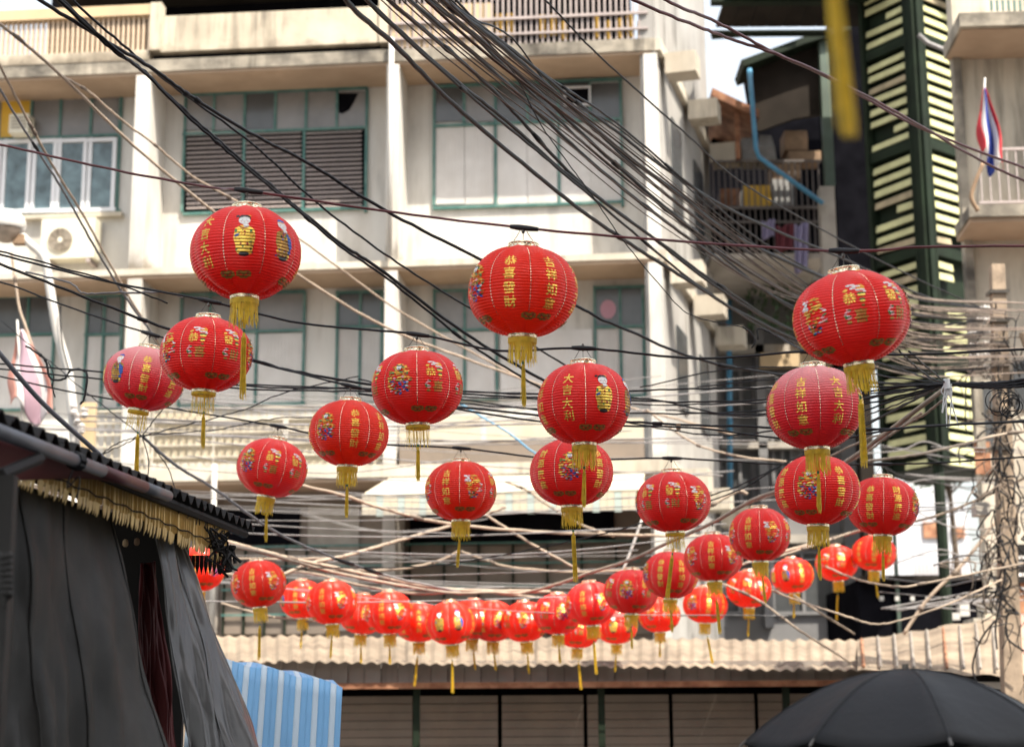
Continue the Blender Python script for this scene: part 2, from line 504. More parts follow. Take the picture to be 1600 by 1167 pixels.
def ring_mesh(top=True):
    mb = MB()
    if top:
        mb.lathe([(.060, -.004), (.0680, -.004), (.0690, .002), (.0665, .004), (.0665, .017), (.0690, .019), (.0685, .023), (.0640, .0235), (.0625, .018), (.0625, -.004)], 40)
        for k in range(20):
            a = 2 * PI * k / 20
            mb.tube([(.0670 * math.cos(a), .0670 * math.sin(a), .0065), (.0670 * math.cos(a), .0670 * math.sin(a), .0145)], .0028, 5)
        return mb.mesh("top_ring", M['goldmetal'], True)
    mb.lathe([(.058, .004), (.066, .004), (.067, -.002), (.0655, -.004), (.0655, -.011), (.067, -.013), (.064, -.016), (.060, -.014), (.058, .004)], 40)
    return mb.mesh("bottom_ring", M['goldmetal'], True)

def fringe_mesh(seed, sparse=False):
    mb = MB(); rnd = random.Random(seed)
    n = 54 if sparse else 92
    for k in range(n):
        a = 2 * PI * (k + rnd.uniform(-.4, .4)) / n; L_ = rnd.uniform(.088, .130); r0 = .062 + rnd.uniform(-.003, .002)
        w = rnd.uniform(.0009, .0017) * (1 if sparse else 1.5); spread = rnd.uniform(-.007, .010); tw = rnd.uniform(-.10, .10)
        rows = []
        for i in range(5):
            t = i / 4; ra = r0 + spread * t * t; aa = a + tw * t * t
            for sgn in (-1, 1):
                da = sgn * w / ra
                rows.append((ra * math.cos(aa + da), ra * math.sin(aa + da), -.012 - L_ * t))
        mb.add(rows, [(2 * i, 2 * i + 1, 2 * i + 3, 2 * i + 2) for i in range(4)])
    mb.lathe([(.0655, -.010), (.0665, -.024), (.0655, -.038 if not sparse else -.030)], 32)     # woven heading of the fringe
    return mb.mesh("fringe", M['thread'])

def tail_mesh(seed, L1=.10, L2=.16, wd=1.0):
    """cord, bead and hanging tassel; origin where the cord is tied"""
    mb = MB(); rnd = random.Random(seed)
    mb.tube([(0, 0, 0), (.001, 0, -L1)], .0012, 4)
    mb.lathe([(.001, .010), (.005, .006), (.0065, 0), (.005, -.006), (.002, -.009)], 10, (0, 0, -L1), 1)
    mb.lathe([(.0035, 0), (.0065, -.006), (.0065, -.022), (.0075, -.026)], 10, (0, 0, -L1 - .008), 0)
    for k in range(int(34 * wd)):
        a = rnd.uniform(0, 2 * PI); q = math.sqrt(rnd.random()) * .0068 * wd; sp = rnd.uniform(.6, 1.6); ll = L2 * rnd.uniform(.82, 1.05)
        x, y = q * math.cos(a), q * math.sin(a); bend = rnd.uniform(-.006, .006)
        pts = [(x * (1 + (sp - 1) * t) + bend * t * t, y * (1 + (sp - 1) * t), -L1 - .03 - ll * t) for t in (0, .35, .7, 1)]
        mb.tube(pts, .0013, 3, caps=False)
    return mb.mesh("tassel", [M['thread'], M['bead']])

def hanger_mesh(h, spread=.045):
    mb = MB()
    for sx in (-1, 1):
        mb.tube(smooth_path([(sx * .058, 0, .018), (sx * spread * .9, 0, .3 * h + .018), (sx * spread * .45, 0, .75 * h + .018), (sx * .012, 0, h + .02)], 4), .0016, 4)
    mb.tube([(0, -.060, .012), (0, 0, .020), (0, .060, .012)], .0016, 4)
    mb.tube([(0, 0, .02), (0, 0, h + .02)], .0014, 4)
    mb.lathe([(.004, -.02), (.008, -.012), (.008, .012), (.004, .02)], 8, (0, 0, h + .016))
    return mb.mesh("hanger", M['wire'])

SHADE = shade_mesh()
MOTIF = {
    'jixiang': column("吉祥如意"), 'daji': column("大吉大利"), 'gongxi': column("恭喜發財"), 'caiyuan': column("財源廣進"),
    'girl': girl(), 'boy': girl(True), 'god': god(), 'basket': basket(), 'bless': blessing("恭", "喜"), 'bless2': blessing("發", "財"),
}
for k in ('jixiang', 'daji', 'gongxi', 'caiyuan'): MOTIF[k].name = "gold_lettering"
CLOUD, PETAL, SEAM = cloud_motif(), petal_motif(), seam_mesh()
TOP, BOT = ring_mesh(), ring_mesh(False)
FRINGE = [fringe_mesh(1), fringe_mesh(2), fringe_mesh(3, True)]
def variant(me, m):
    c = me.copy(); c.materials.clear(); c.materials.append(m); return c
SHADES = {'n': SHADE, 'p': variant(SHADE, M['redglare']), 'f': variant(SHADE, M['redfresh'])}
TAIL = [tail_mesh(1, .12, .17, 1.4), tail_mesh(2, .15, .27, 1.7), tail_mesh(3, .11, .15, 1.3), tail_mesh(4, .10, .30, 1.4)]
HANG = hanger_mesh(.075)
D1 = ['jixiang', 'daji', 'girl', 'boy', 'gongxi', 'caiyuan', 'god', 'gongxi']
D2 = ['basket', 'bless', 'bless2', 'god', 'bless', 'bless2', 'basket', 'jixiang']
PARTNAME = {'girl': 'printed_girl', 'boy': 'printed_boy', 'god': 'printed_deity', 'basket': 'printed_flower_basket', 'bless': 'printed_blessing', 'bless2': 'printed_blessing'}
ZB, ZT = float(zz[-1]), float(zz[0])

def lantern(px, py, dia, design, face, tilt=(0, 0), tail=(0, 0, 0), label="", group="red paper lanterns strung over the street", fr=0, sh='n'):
    Y = 2 * LR * FPX / dia
    for _ in range(3):                               # distance along the view axis, not along the street
        dpt = (CAMR.transposed() @ (pt(px, py, Y) - CAM)).z
        Y *= (2 * LR * 1.01 * FPX / dia) / -dpt
    c = pt(px, py, Y)
    ang = math.atan2(c.x, c.y)
    des = D1 if design == 1 else D2
    rz = -PI / 2 - ang - face * PI / 4
    rot = (Matrix.Rotation(R(tilt[1]), 3, 'Y') @ Matrix.Rotation(R(tilt[0]), 3, 'X') @ Matrix.Rotation(rz, 3, 'Z')).to_euler()
    t = thing("red_lantern", label, "lantern", c, rot, group)
    t.scale = (random.uniform(.975, 1.02), random.uniform(.975, 1.02), random.uniform(.965, 1.03))
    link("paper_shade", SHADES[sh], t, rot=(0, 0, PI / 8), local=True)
    for k in range(8):
        link(PARTNAME.get(des[k], "gold_lettering"), MOTIF[des[k]], t, rot=(0, 0, k * PI / 4), local=True)
        link("gold_seam_trim", SEAM, t, rot=(0, 0, (k + .5) * PI / 4), local=True)
        link("cloud_motif", CLOUD, t, rot=(0, 0, (k + .5 * (k % 2)) * PI / 4), local=True)
        if k % 2 == 0: link("petal_motif", PETAL, t, rot=(0, 0, k * PI / 4), local=True)
    link("top_ring", TOP, t, loc=(0, 0, ZT), local=True)
    link("bottom_ring", BOT, t, loc=(0, 0, ZB), local=True)
    link("fringe", FRINGE[fr], t, loc=(0, 0, ZB), local=True)
    # tail and hanger hang straight down / up in the street's frame: undo the turn of the body
    kind, sx, sy = tail
    inv = rot.to_matrix().inverted()
    e = (inv @ Euler((R(sy), R(-sx), 0)).to_matrix()).to_euler()
    link("tassel", TAIL[kind], t, loc=(0, 0, ZB - .005), rot=e, local=True)
    link("hanger", HANG, t, loc=(0, 0, ZT), rot=(inv @ Euler((0, 0, -ang)).to_matrix()).to_euler(), local=True)
    up = rot.to_matrix() @ Vector((0, 0, ZT))
    return c + up + Vector((0, 0, .095))          # where the hanger meets the cable

L = {}
def LL(key, *a, **k): L[key] = lantern(*a, **k)
# first string, nearest
LL('a1', 384, 396, 174, 1, 2.05, (0, 0), (1, 0, 3), label="large lantern with girl and boy prints hanging before the louvred window")
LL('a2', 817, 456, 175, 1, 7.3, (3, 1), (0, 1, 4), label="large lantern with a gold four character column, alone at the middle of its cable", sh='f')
LL('a3', 1330, 497, 184, 2, .9, (4, -7), (1, 1, 2), label="large tilted lantern with gold basket and blessing prints, nearest the green slatted tower")
# second string
LL('b1', 322, 554, 146, 2, 1.25, (2, 2), (0, 1, 0), label="lantern tucked under the girl and boy lantern, with two blessing prints", fr=2)
LL('b2', 652, 606, 145, 2, 3.5, (2, -1), (0, 1, -4), label="lantern with a blue and gold deity print hanging between the two pale pillars", fr=2)
LL('b3', 912, 631, 151, 1, 1.45, (2, 0), (0, -1, 0), label="lantern reading big luck in gold beside a girl print, overlapping the lantern below it")
LL('b4', 1273, 637, 153, 1, .35, (1, -1), (0, 0, 0), label="lantern with pink sky glare painted on top, directly under the large tilted lantern", sh='p')
# third string
LL('c1', 225, 592, 123, 1, 3.95, (2, 8), (1, 0, 0), label="pinkish lantern with a boy print at its edge, beside the street lamp post", fr=2, sh='p')
LL('c2', 545, 677, 128, 1, 6.8, (2, 2), (0, 0, 0), label="lantern with deity print and clear gold congratulation characters, tied with green string", sh='f')
LL('c3', 893, 738, 129, 1, 6.05, (2, 0), (1, 2, 0), label="lantern with a deity print partly hidden behind the big luck lantern's fringe")
LL('c4', 1277, 766, 133, 1, 6.25, (2, 1), (0, 0, 0), label="darker lantern at the bottom of the three stacked under the tilted lantern")
# fourth string
LL('d1', 425, 731, 113, 2, 4.0, (2, 10), (0, 1, 0), label="small lantern leaning above the corner of the stall roof")
LL('d2', 720, 767, 115, 2, 7.55, (1, 0), (0, -4, 0), label="lantern with a round golden basket print hanging before the cream awning", sh='f')
LL('d3', 1052, 784, 117, 2, 5.0, (2, -2), (1, -8, 0), label="lantern with three blessing prints and a ragged fringe, before the bright corner pillar", fr=2)
LL('d4', 1379, 791, 113, 1, 4.45, (2, 3), (0, -1, 0), label="lantern with two gold character columns hanging nearest the cable-covered pole")
# fifth string, curving low over the street
E5 = [(1187, 835, 99, 2, 7.5), (1115, 871, 93, 2, 7.1), (1048, 898, 89, 1, 7.5), (986, 924, 85, 2, 3.2), (923, 943, 81, 2, 7.4), (871, 959, 79, 2, 2.7),
      (820, 971, 77, 2, 6.1), (704, 973, 80, 1, 2.6), (608, 957, 78, 2, 7.4), (518, 941, 82, 2, 7.5), (404, 912, 87, 2, 7.3), (311, 889, 82, 1, 5.2)]
T5 = ["shaded highest lantern of the low garland, beside the stacked three",
      "shaded garland lantern with a gold character column, its fringe over a sunlit lantern",
      "shaded lantern overlapped by the ragged fringe of the three blessing lantern",
      "shaded low garland lantern with a colourful deity print facing the street",
      "shaded low garland lantern under the sagging cable, third up from the garland's lowest stretch",
      "low garland lantern where the shade turns to sun, just above the tin roof",
      "sunlit low garland lantern with a golden basket print over the tin roof",
      "sunlit lantern at the lowest sag of the garland, alone in front of two farther ones",
      "sunlit low garland lantern with gold characters and white flowers, third from the stall",
      "sunlit low garland lantern second from the stall, overlapping a smaller lantern",
      "sunlit lantern hanging free on its own just beyond the stall roof's tip",
      "sunlit lantern half hidden behind the stall's yellow scalloped valance"]
for i, (q, lab) in enumerate(zip(E5, T5)):
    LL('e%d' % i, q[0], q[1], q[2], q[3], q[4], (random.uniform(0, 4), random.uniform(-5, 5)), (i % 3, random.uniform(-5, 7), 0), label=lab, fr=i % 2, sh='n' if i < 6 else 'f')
# sixth string, farthest and sunlit
F6 = [(1366, 864, 69), (1307, 880, 68), (1238, 899, 69), (1170, 920, 71), (1102, 945, 71), (1030, 960, 69), (963, 978, 67), (903, 983, 72), (770, 970, 76), (739, 967, 76),
      (654, 972, 76), (566, 959, 74), (472, 936, 72)]
T6 = ["small bright lantern behind the fringe of the lantern nearest the cable-covered pole",
      "small bright lantern below the darker stacked lantern with a long tassel crossing it",
      "small bright lantern hanging alone over the tin roof below the stacked three",
      "small bright lantern behind the first shaded lantern of the low garland",
      "small bright lantern seen under the fringe of the second shaded garland lantern",
      "small bright lantern low over the tin roof beside a white cable end",
      "small bright lantern peeping out below the shaded deity print lantern",
      "sliver of a bright lantern hidden behind the lantern where shade turns to sun",
      "small bright lantern pressed against the golden basket lantern over the tin roof",
      "small bright lantern showing behind the lowest lantern of the garland, on its pole side",
      "small bright lantern showing behind the lowest lantern of the garland, on its stall side",
      "small bright lantern half covered, between the second and third garland lanterns from the stall",
      "small bright lantern behind the garland lantern that is second from the stall"]
for i, (q, lab) in enumerate(zip(F6, T6)):
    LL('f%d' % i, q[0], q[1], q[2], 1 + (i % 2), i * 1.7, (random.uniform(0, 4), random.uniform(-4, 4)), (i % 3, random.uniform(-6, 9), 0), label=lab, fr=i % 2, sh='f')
# one more lantern close to the camera, above the frame: only its long tassel hangs into view
nl = lantern(1270, -442, 540, 1, 1, (0, 0), (3, 3, 0), label="lantern hung very close above the view, its long blurred yellow tassel dangling down", fr=0)

# ================================================================== more materials
M['plaster'] = mat("cream_plaster", (0.52, 0.475, 0.395), .85, drip=.55, var=.12, vscale=.8, dirt=(.30, .25, .19), dirt_amt=.55, dscale=1.3, streak=2.2, bump=.15, bscale=6)
M['plasterwhite'] = mat("white_painted_plaster", (0.56, 0.545, 0.515), .85, drip=.4, var=.08, vscale=.7, dirt=(.34, .30, .25), dirt_amt=.5, dscale=.9, streak=3, bump=.12, bscale=6)
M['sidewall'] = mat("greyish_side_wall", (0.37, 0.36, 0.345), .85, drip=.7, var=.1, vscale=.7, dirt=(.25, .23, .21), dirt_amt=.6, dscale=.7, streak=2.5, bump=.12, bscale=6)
M['grimy'] = mat("mould_blackened_concrete", (0.30, 0.27, 0.22), .9, drip=.95, var=.35, vscale=2.5, dirt=(.05, .045, .04), dirt_amt=.9, dscale=1.1, streak=.7, bump=.3, bscale=9)
M['parapet'] = mat("stained_yellowish_render", (0.44, 0.385, 0.30), .9, drip=.8, var=.16, vscale=1.5, dirt=(.62, .55, .45), dirt_amt=.6, dscale=.9, streak=1.6, bump=.2, bscale=7)
M['darkrail'] = mat("dark_iron_rail", (0.10, 0.085, 0.08), .6, var=.15, vscale=5)
M['palebluetarp'] = mat("pale_blue_tarpaulin_stripe", (0.42, 0.52, 0.60), .5, var=.06, vscale=2)
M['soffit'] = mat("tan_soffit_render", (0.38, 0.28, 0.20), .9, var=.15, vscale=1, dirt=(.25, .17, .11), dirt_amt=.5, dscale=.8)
M['yellowrail'] = mat("pale_orange_painted_rail", (0.50, 0.37, 0.22), .7, var=.1, vscale=2, dirt=(.4, .35, .28), dirt_amt=.3)
M['baluster'] = mat("peach_painted_baluster", (0.52, 0.40, 0.29), .7, var=.12, vscale=5)
M['ironrail'] = mat("grey_pink_iron_bar", (0.34, 0.29, 0.28), .6, var=.15, vscale=5)
M['teal'] = mat("teal_painted_window_frame", (0.045, 0.145, 0.13), .55, var=.2, vscale=5, dirt=(.3, .3, .26), dirt_amt=.25, dscale=5)
M['alu'] = mat("white_aluminium_frame", (0.62, 0.63, 0.66), .4, var=.05)
M['frost'] = mat("dusty_grey_glass", (0.17, 0.165, 0.165), .30, var=.2, vscale=1.3, dirt=(.24, .23, .22), dirt_amt=.5, dscale=2)
M['frostdark'] = mat("dark_dusty_glass", (0.075, 0.08, 0.085), .22, var=.3, vscale=1.5)
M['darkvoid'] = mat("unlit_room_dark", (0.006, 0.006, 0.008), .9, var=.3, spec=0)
M['greypanel'] = mat("white_grey_corrugated_panel", (0.58, 0.565, 0.55), .75, var=.10, vscale=2.0, dirt=(.40, .36, .32), dirt_amt=.4, dscale=1.5, streak=4)
M['louvre'] = mat("brown_grey_louvre_slat", (0.34, 0.29, 0.275), .55, var=.2, vscale=4, dirt=(.16, .13, .12), dirt_amt=.4, dscale=4)
M['curtainglass'] = mat("blue_grey_window_glass", (0.10, 0.15, 0.17), .15, var=.5, vscale=4)
M['acbody'] = mat("cream_air_conditioner_casing", (0.66, 0.63, 0.52), .5, var=.05, dirt=(.4, .36, .28), dirt_amt=.25, dscale=2)
M['acfan'] = mat("bronze_grey_fan_grille", (0.28, 0.24, 0.19), .5, var=.2, vscale=20)
M['rust'] = mat("rusty_steel", (0.24, 0.10, 0.05), .8, var=.4, vscale=4, dirt=(.4, .25, .15), dirt_amt=.5, dscale=4)
M['darkgreen'] = mat("dark_green_steel", (0.007, 0.014, 0.007), .7, spec=.2, var=.4, vscale=3)
M['palegreen'] = mat("pale_green_steel_column", (0.06, 0.09, 0.07), .6, var=.2, vscale=3)
M['slat'] = mat("pale_yellow_green_plank", (0.50, 0.50, 0.27), .7, var=.16, vscale=3, dirt=(.30, .27, .15), dirt_amt=.5, dscale=2.5, obj_coords=False)
M['slatworn'] = mat("bare_brown_plank", (0.30, 0.25, 0.16), .8, var=.3, vscale=4, obj_coords=False)
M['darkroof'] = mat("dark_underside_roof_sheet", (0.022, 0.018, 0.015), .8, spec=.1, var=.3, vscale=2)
M['tin'] = mat("weathered_cream_tin_sheet", (0.27, 0.215, 0.16), .6, var=.2, vscale=2, drip=.5, dirt=(.16, .12, .09), dirt_amt=.75, dscale=1.6, metal=.1, obj_coords=False)
M['tinpink'] = mat("faded_pink_tin_sheet", (0.50, 0.28, 0.22), .6, var=.15, vscale=2, dirt=(.5, .4, .3), dirt_amt=.4, dscale=3, obj_coords=False)
M['tingrey'] = mat("grey_tin_fascia", (0.27, 0.24, 0.21), .6, drip=.5, var=.15, vscale=2, dirt=(.14, .11, .09), dirt_amt=.5, dscale=2, streak=3, obj_coords=False)
M['concrete'] = mat("pale_concrete", (0.40, 0.37, 0.33), .9, var=.15, vscale=2, dirt=(.2, .17, .14), dirt_amt=.5, dscale=1.4, streak=2, bump=.2, bscale=10)
M['pole'] = mat("utility_pole_concrete", (0.34, 0.26, 0.19), .9, var=.25, vscale=4, dirt=(.10, .08, .06), dirt_amt=.6, dscale=3, bump=.2, bscale=20)
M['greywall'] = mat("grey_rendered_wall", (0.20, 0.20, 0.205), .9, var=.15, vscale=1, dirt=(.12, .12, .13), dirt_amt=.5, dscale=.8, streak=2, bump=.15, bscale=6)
M['bluepipe'] = mat("blue_plastic_pipe", (0.07, 0.25, 0.42), .5, var=.15, vscale=4)
M['whitepaint'] = mat("white_painted_steel", (0.48, 0.47, 0.45), .5, var=.1, dirt=(.4, .34, .28), dirt_amt=.3, dscale=4)
M['lampglass'] = mat("brownish_lamp_glass", (0.36, 0.30, 0.24), .25, var=.2, vscale=8)
M['flagred'] = mat("flag_red", (0.55, 0.035, 0.05), .7, var=.1, trans=.3)
M['flagwhite'] = mat("flag_white", (0.72, 0.70, 0.70), .7, var=.05, trans=.3)
M['flagblue'] = mat("flag_blue", (0.03, 0.06, 0.33), .7, var=.1, trans=.3)
M['fadedred'] = mat("sun_bleached_flag_red", (0.66, 0.34, 0.28), .8, var=.15, trans=.35)
M['fadedblue'] = mat("sun_bleached_flag_violet", (0.48, 0.33, 0.40), .8, var=.15, trans=.35)
M['canvas'] = mat("cream_canvas", (0.50, 0.45, 0.35), .85, var=.1, vscale=2, dirt=(.42, .34, .24), dirt_amt=.5, dscale=1.5)
M['canvasteal'] = mat("teal_canvas_stripe", (0.36, 0.43, 0.40), .85, var=.1)
M['tarp'] = mat("dark_grey_tarpaulin", (0.024, 0.023, 0.022), .6, spec=.2, var=.10, vscale=1.2, dirt=(.075, .072, .07), dirt_amt=.5, dscale=1.5, bump=.25, bscale=3, obj_coords=False)
M['tarpshiny'] = mat("silvery_grey_tarpaulin", (0.075, 0.075, 0.078), .34, var=.15, vscale=2, bump=.35, bscale=5, obj_coords=False)
M['darkred'] = mat("maroon_cloth", (0.10, 0.005, 0.007), .7, var=.15, vscale=2, obj_coords=False)
M['valance'] = mat("yellowed_pleated_plastic", (0.70, 0.49, 0.19), .5, var=.15, vscale=3, dirt=(.16, .11, .05), dirt_amt=.55, dscale=3, obj_coords=False)
M['pipegrey'] = mat("scuffed_grey_pipe", (0.12, 0.125, 0.145), .4, var=.25, vscale=6, dirt=(.10, .10, .11), dirt_amt=.5, dscale=7, obj_coords=False)
M['pipemaroon'] = mat("maroon_painted_pipe", (0.09, 0.022, 0.026), .4, var=.2, vscale=6, obj_coords=False)
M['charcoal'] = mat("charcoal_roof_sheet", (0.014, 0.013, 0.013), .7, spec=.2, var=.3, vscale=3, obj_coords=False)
M['bluetarp'] = mat("blue_striped_tarpaulin", (0.14, 0.34, 0.58), .5, var=.10, vscale=2, bump=.2, bscale=5, obj_coords=False)
M['umbrella'] = mat("black_umbrella_cloth", (0.008, 0.008, 0.009), .55, var=.2, vscale=4, spec=.25, bump=.15, bscale=14)
M['asphalt'] = mat("asphalt", (0.05, 0.05, 0.05), .9, var=.2, vscale=4, bump=.3, bscale=60, obj_coords=False)
M['paving'] = mat("concrete_paving", (0.25, 0.23, 0.21), .9, var=.2, vscale=2, obj_coords=False)
M['yellowplastic'] = mat("yellow_plastic", (0.60, 0.36, 0.03), .5, var=.1)
M['cardboard'] = mat("cardboard", (0.22, 0.145, 0.09), .85, var=.2, vscale=6)
M['sack'] = mat("white_woven_sack", (0.24, 0.24, 0.24), .7, var=.2, vscale=6)
M['lavender'] = mat("lavender_cloth", (0.22, 0.20, 0.32), .8, var=.1)
M['maroonc'] = mat("wine_red_cloth", (0.10, 0.015, 0.025), .8, var=.1)
M['leaf'] = mat("dark_green_leaf", (0.035, 0.085, 0.028), .6, var=.3, vscale=20, trans=.2)
M['bark'] = mat("brown_bark", (0.09, 0.065, 0.045), .9, var=.3, vscale=10)
M['plastictie'] = mat("white_plastic_strip", (0.70, 0.70, 0.70), .4, var=.05)
M['insul'] = mat("grey_white_insulator", (0.45, 0.42, 0.40), .3, var=.2)
M['pinkfan'] = mat("pink_paper_fan", (0.48, 0.26, 0.33), .7, var=.05)
M['brownpanel'] = mat("brown_grey_shutter_panel", (0.17, 0.14, 0.115), .75, var=.15, vscale=1.5, dirt=(.26, .20, .15), dirt_amt=.4, dscale=1.4)
M['farwhite'] = mat("far_white_render", (0.48, 0.49, 0.52), .9, var=.05)

# ================================================================== frames for building fronts
class Frame:
    """a vertical building front: u along it, z up, d out towards the street"""
    def __init__(s, px, Y, psi):
        g = pt(px, 1100, Y); s.O = Vector((g.x, g.y, 0)); a = R(psi)
        s.U = Vector((math.cos(a), -math.sin(a), 0)); s.N = Vector((-math.sin(a), -math.cos(a), 0)); s.psi = a
    def P(s, u, z, d=0): return s.O + s.U * u + s.N * d + Vector((0, 0, z))
    def uz(s, px, py, d=0):
        dr = CAMR @ Vector(((px - 800) / FPX, -(py - 583.5) / FPX, -1))
        o = s.O + s.N * d
        t = (o - CAM).dot(s.N) / dr.dot(s.N)
        p = CAM + dr * t
        return (p - o).dot(s.U), p.z
    def box(s, mb, u0, u1, z0, z1, d0, d1, mi=0):
        mb.box8([s.P(u0, z0, d1), s.P(u1, z0, d1), s.P(u1, z0, d0), s.P(u0, z0, d0), s.P(u0, z1, d1), s.P(u1, z1, d1), s.P(u1, z1, d0), s.P(u0, z1, d0)], mi)
    def rect(s, x0, y0, x1, y1, d):
        ym, xm = (y0 + y1) / 2, (x0 + x1) / 2
        return s.uz(x0, ym, d)[0], s.uz(x1, ym, d)[0], s.uz(xm, y1, d)[1], s.uz(xm, y0, d)[1]
    def pbox(s, mb, x0, y0, x1, y1, d0, d1, mi=0):
        u0, u1, z0, z1 = s.rect(x0, y0, x1, y1, d1)
        s.box(mb, u0, u1, z0, z1, d0, d1, mi)
        return u0, u1, z0, z1

SPLIT = {'floor_band', 'pier', 'yellow_board', 'wall_bracket', 'grille_slat', 'column', 'balcony_board', 'small_window', 'brown_shutter', 'marking', 'string_light_bulb', 'paper_bag', 'roof_beam', 'upper_rail', 'far_window', 'gallery_rail', 'balcony_rail', 'yellow_rail'}
def part(fr, name, m, parent, boxes, px=True):
    if name in SPLIT and len(boxes) > 1:
        return [part(fr, name, m, parent, [b], px) for b in boxes][0]
    mb = MB()
    for b in boxes: (fr.pbox if px else fr.box)(mb, *b)
    return mb.obj(name, m, parent)

# ================================================================== ground
def sheet(name, x0, x1, y0, y1, z, m):
    mb = MB(); mb.add([(x0, y0, z), (x1, y0, z), (x1, y1, z), (x0, y1, z)], [(0, 1, 2, 3)])
    return tag(mb.obj(name, m), kind='structure')
sheet("ground", -600, 600, -600, 900, 0.0, M['paving'])
sheet("road", -300, 300, -1.6, 17.5, 0.004, M['asphalt'])
mb = MB(); mb.box(-60, 60, 17.5, 17.7, 0, .13); tag(mb.obj("kerb", M['concrete']), kind='structure')
mb = MB(); mb.box(-60, 60, 17.7, 21.2, 0, .125); tag(mb.obj("pavement", M['paving']), kind='structure')

# ================================================================== main apartment block
FA = Frame(800, 28.0, 5.4)
apt = thing("apartment_building", "long stained cream apartment block with teal windows behind the lanterns", "building", FA.P(0, 0))
DO = 1.0                                     # depth of the projecting floors and party-wall fins
uL = -12.5
uR = FA.uz(1031, 400, DO)[0]                 # right corner
def zof(px, py, d): return FA.uz(px, py, d)[1]
zs3 = (zof(800, 88, DO), zof(800, 69, DO))   # roof terrace slab
zs2 = (zof(800, 411, DO), zof(800, 401, DO)) # floor slab between the two visible storeys
zs1 = (zof(800, 741, DO), zof(800, 722, DO)) # balcony slab below
M['plasterwhite'] = mat("white_painted_plaster", (0.56, 0.545, 0.515), .85, drip=.4, var=.08, vscale=.7, dirt=(.34, .30, .25), dirt_amt=.5, dscale=.9, streak=3, bump=.12, bscale=6,
                      bands=((zs2[1], zs2[1] + .75, .8), (zs1[1], zs1[1] + .6, .6)))
M['parapet'] = mat("stained_yellowish_render", (0.44, 0.385, 0.30), .9, drip=.8, var=.16, vscale=1.5, dirt=(.62, .55, .45), dirt_amt=.6, dscale=.9, streak=1.6, bump=.2, bscale=7, bands=((zs3[1], zs3[1] + .7, .85),))
DEEP = -5.4
# wall mass behind the fronts (window openings are framed in front of it)
for (z0, z1, m) in ((zs2[1], zs3[0], 'plasterwhite'), (zs1[1], zs2[0], 'plasterwhite'), (0, zs1[0], 'brownpanel')):
    mb = MB(); FA.box(mb, uL, uR - .02, z0, z1, -.3, 0)
    mb.obj("wall", M[m], apt)
mb = MB(); FA.box(mb, uL, uR - .02, 0, zs3[1], DEEP, -.32); mb.obj("rear_structure", M['plaster'], apt)
mb = MB(); FA.box(mb, uL, uR, zs3[0], zs3[1], 0.003, DO, 0); mb.obj("floor_slab", M['grimy'], apt)
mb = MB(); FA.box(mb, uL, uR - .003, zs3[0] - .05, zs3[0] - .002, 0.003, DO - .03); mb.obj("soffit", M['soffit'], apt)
mb = MB(); FA.box(mb, uL, uR, zs2[0], zs2[1], 0.003, DO, 0); mb.obj("floor_slab", M['plaster'], apt)
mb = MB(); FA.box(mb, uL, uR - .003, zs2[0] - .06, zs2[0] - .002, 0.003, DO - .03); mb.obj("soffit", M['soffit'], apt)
mb = MB(); FA.box(mb, uL, uR, zs1[0], zs1[1], 0.003, DO, 0); mb.obj("floor_slab", M['plaster'], apt)
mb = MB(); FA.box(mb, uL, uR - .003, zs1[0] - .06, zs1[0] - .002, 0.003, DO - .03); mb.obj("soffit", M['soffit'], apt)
# fins between the bays
for (x0, x1) in ((207, 229), (603, 622), (1009, 1031)):
    u0, u1, _, _ = FA.rect(x0, 250, x1, 260, DO)
    mb = MB(); FA.box(mb, u0, u1, zs2[1], zs3[0] - .05, 0.003, DO - .01); mb.obj("party_wall_fin", M['plasterwhite'], apt)
    mb = MB(); FA.box(mb, u0, u1, zs1[1], zs2[0] - .06, 0.003, DO - .01); mb.obj("party_wall_fin", M['plasterwhite'], apt)
    mb = MB(); FA.box(mb, u0, u1, 0, zs1[0] - .06, 0.003, DO - .01); mb.obj("party_wall_fin", M['concrete'] if x0 < 1000 else M['plasterwhite'], apt)
# roof terrace parapets
part(FA, "parapet", M['parapet'], apt, [(252, 18, 590, 74, DO - .16, DO)])
part(FA, "pier", M['parapet'], apt, [(234, 4, 251, 78, DO - .2, DO + .05), (592, -30, 606, 66, DO - .2, DO + .03)])
z0, z1 = zof(120, 99, DO), zof(120, 83, DO)
mb = MB(); u0 = FA.uz(0, 95, DO)[0] - 1.2; u1 = FA.uz(233, 92, DO)[0]
FA.box(mb, u0, u1, zs3[1], z1, DO - .2, DO + .01); mb.obj("balustrade_base", M['parapet'], apt)
zr0, zr1 = zof(120, 29, DO), zof(120, 13, DO)
mb = MB(); FA.box(mb, u0, u1, zr0, zr1, DO - .16, DO + .03); bal = mb.obj("balustrade_rail", M['yellowrail'], apt)
mb = MB(); mb.box(-.021, .021, -.03, .03, 0, zr0 - z1); bme = mb.mesh("baluster", M['baluster'])
n = int((u1 - u0) / .087)
for i in range(n):
    if (u1 - u0) * (i + .5) / n < .9: continue
    link("baluster", bme, apt, loc=FA.P(u0 + (u1 - u0) * (i + .5) / n, z1, DO - .07), rot=(0, 0, -FA.psi))
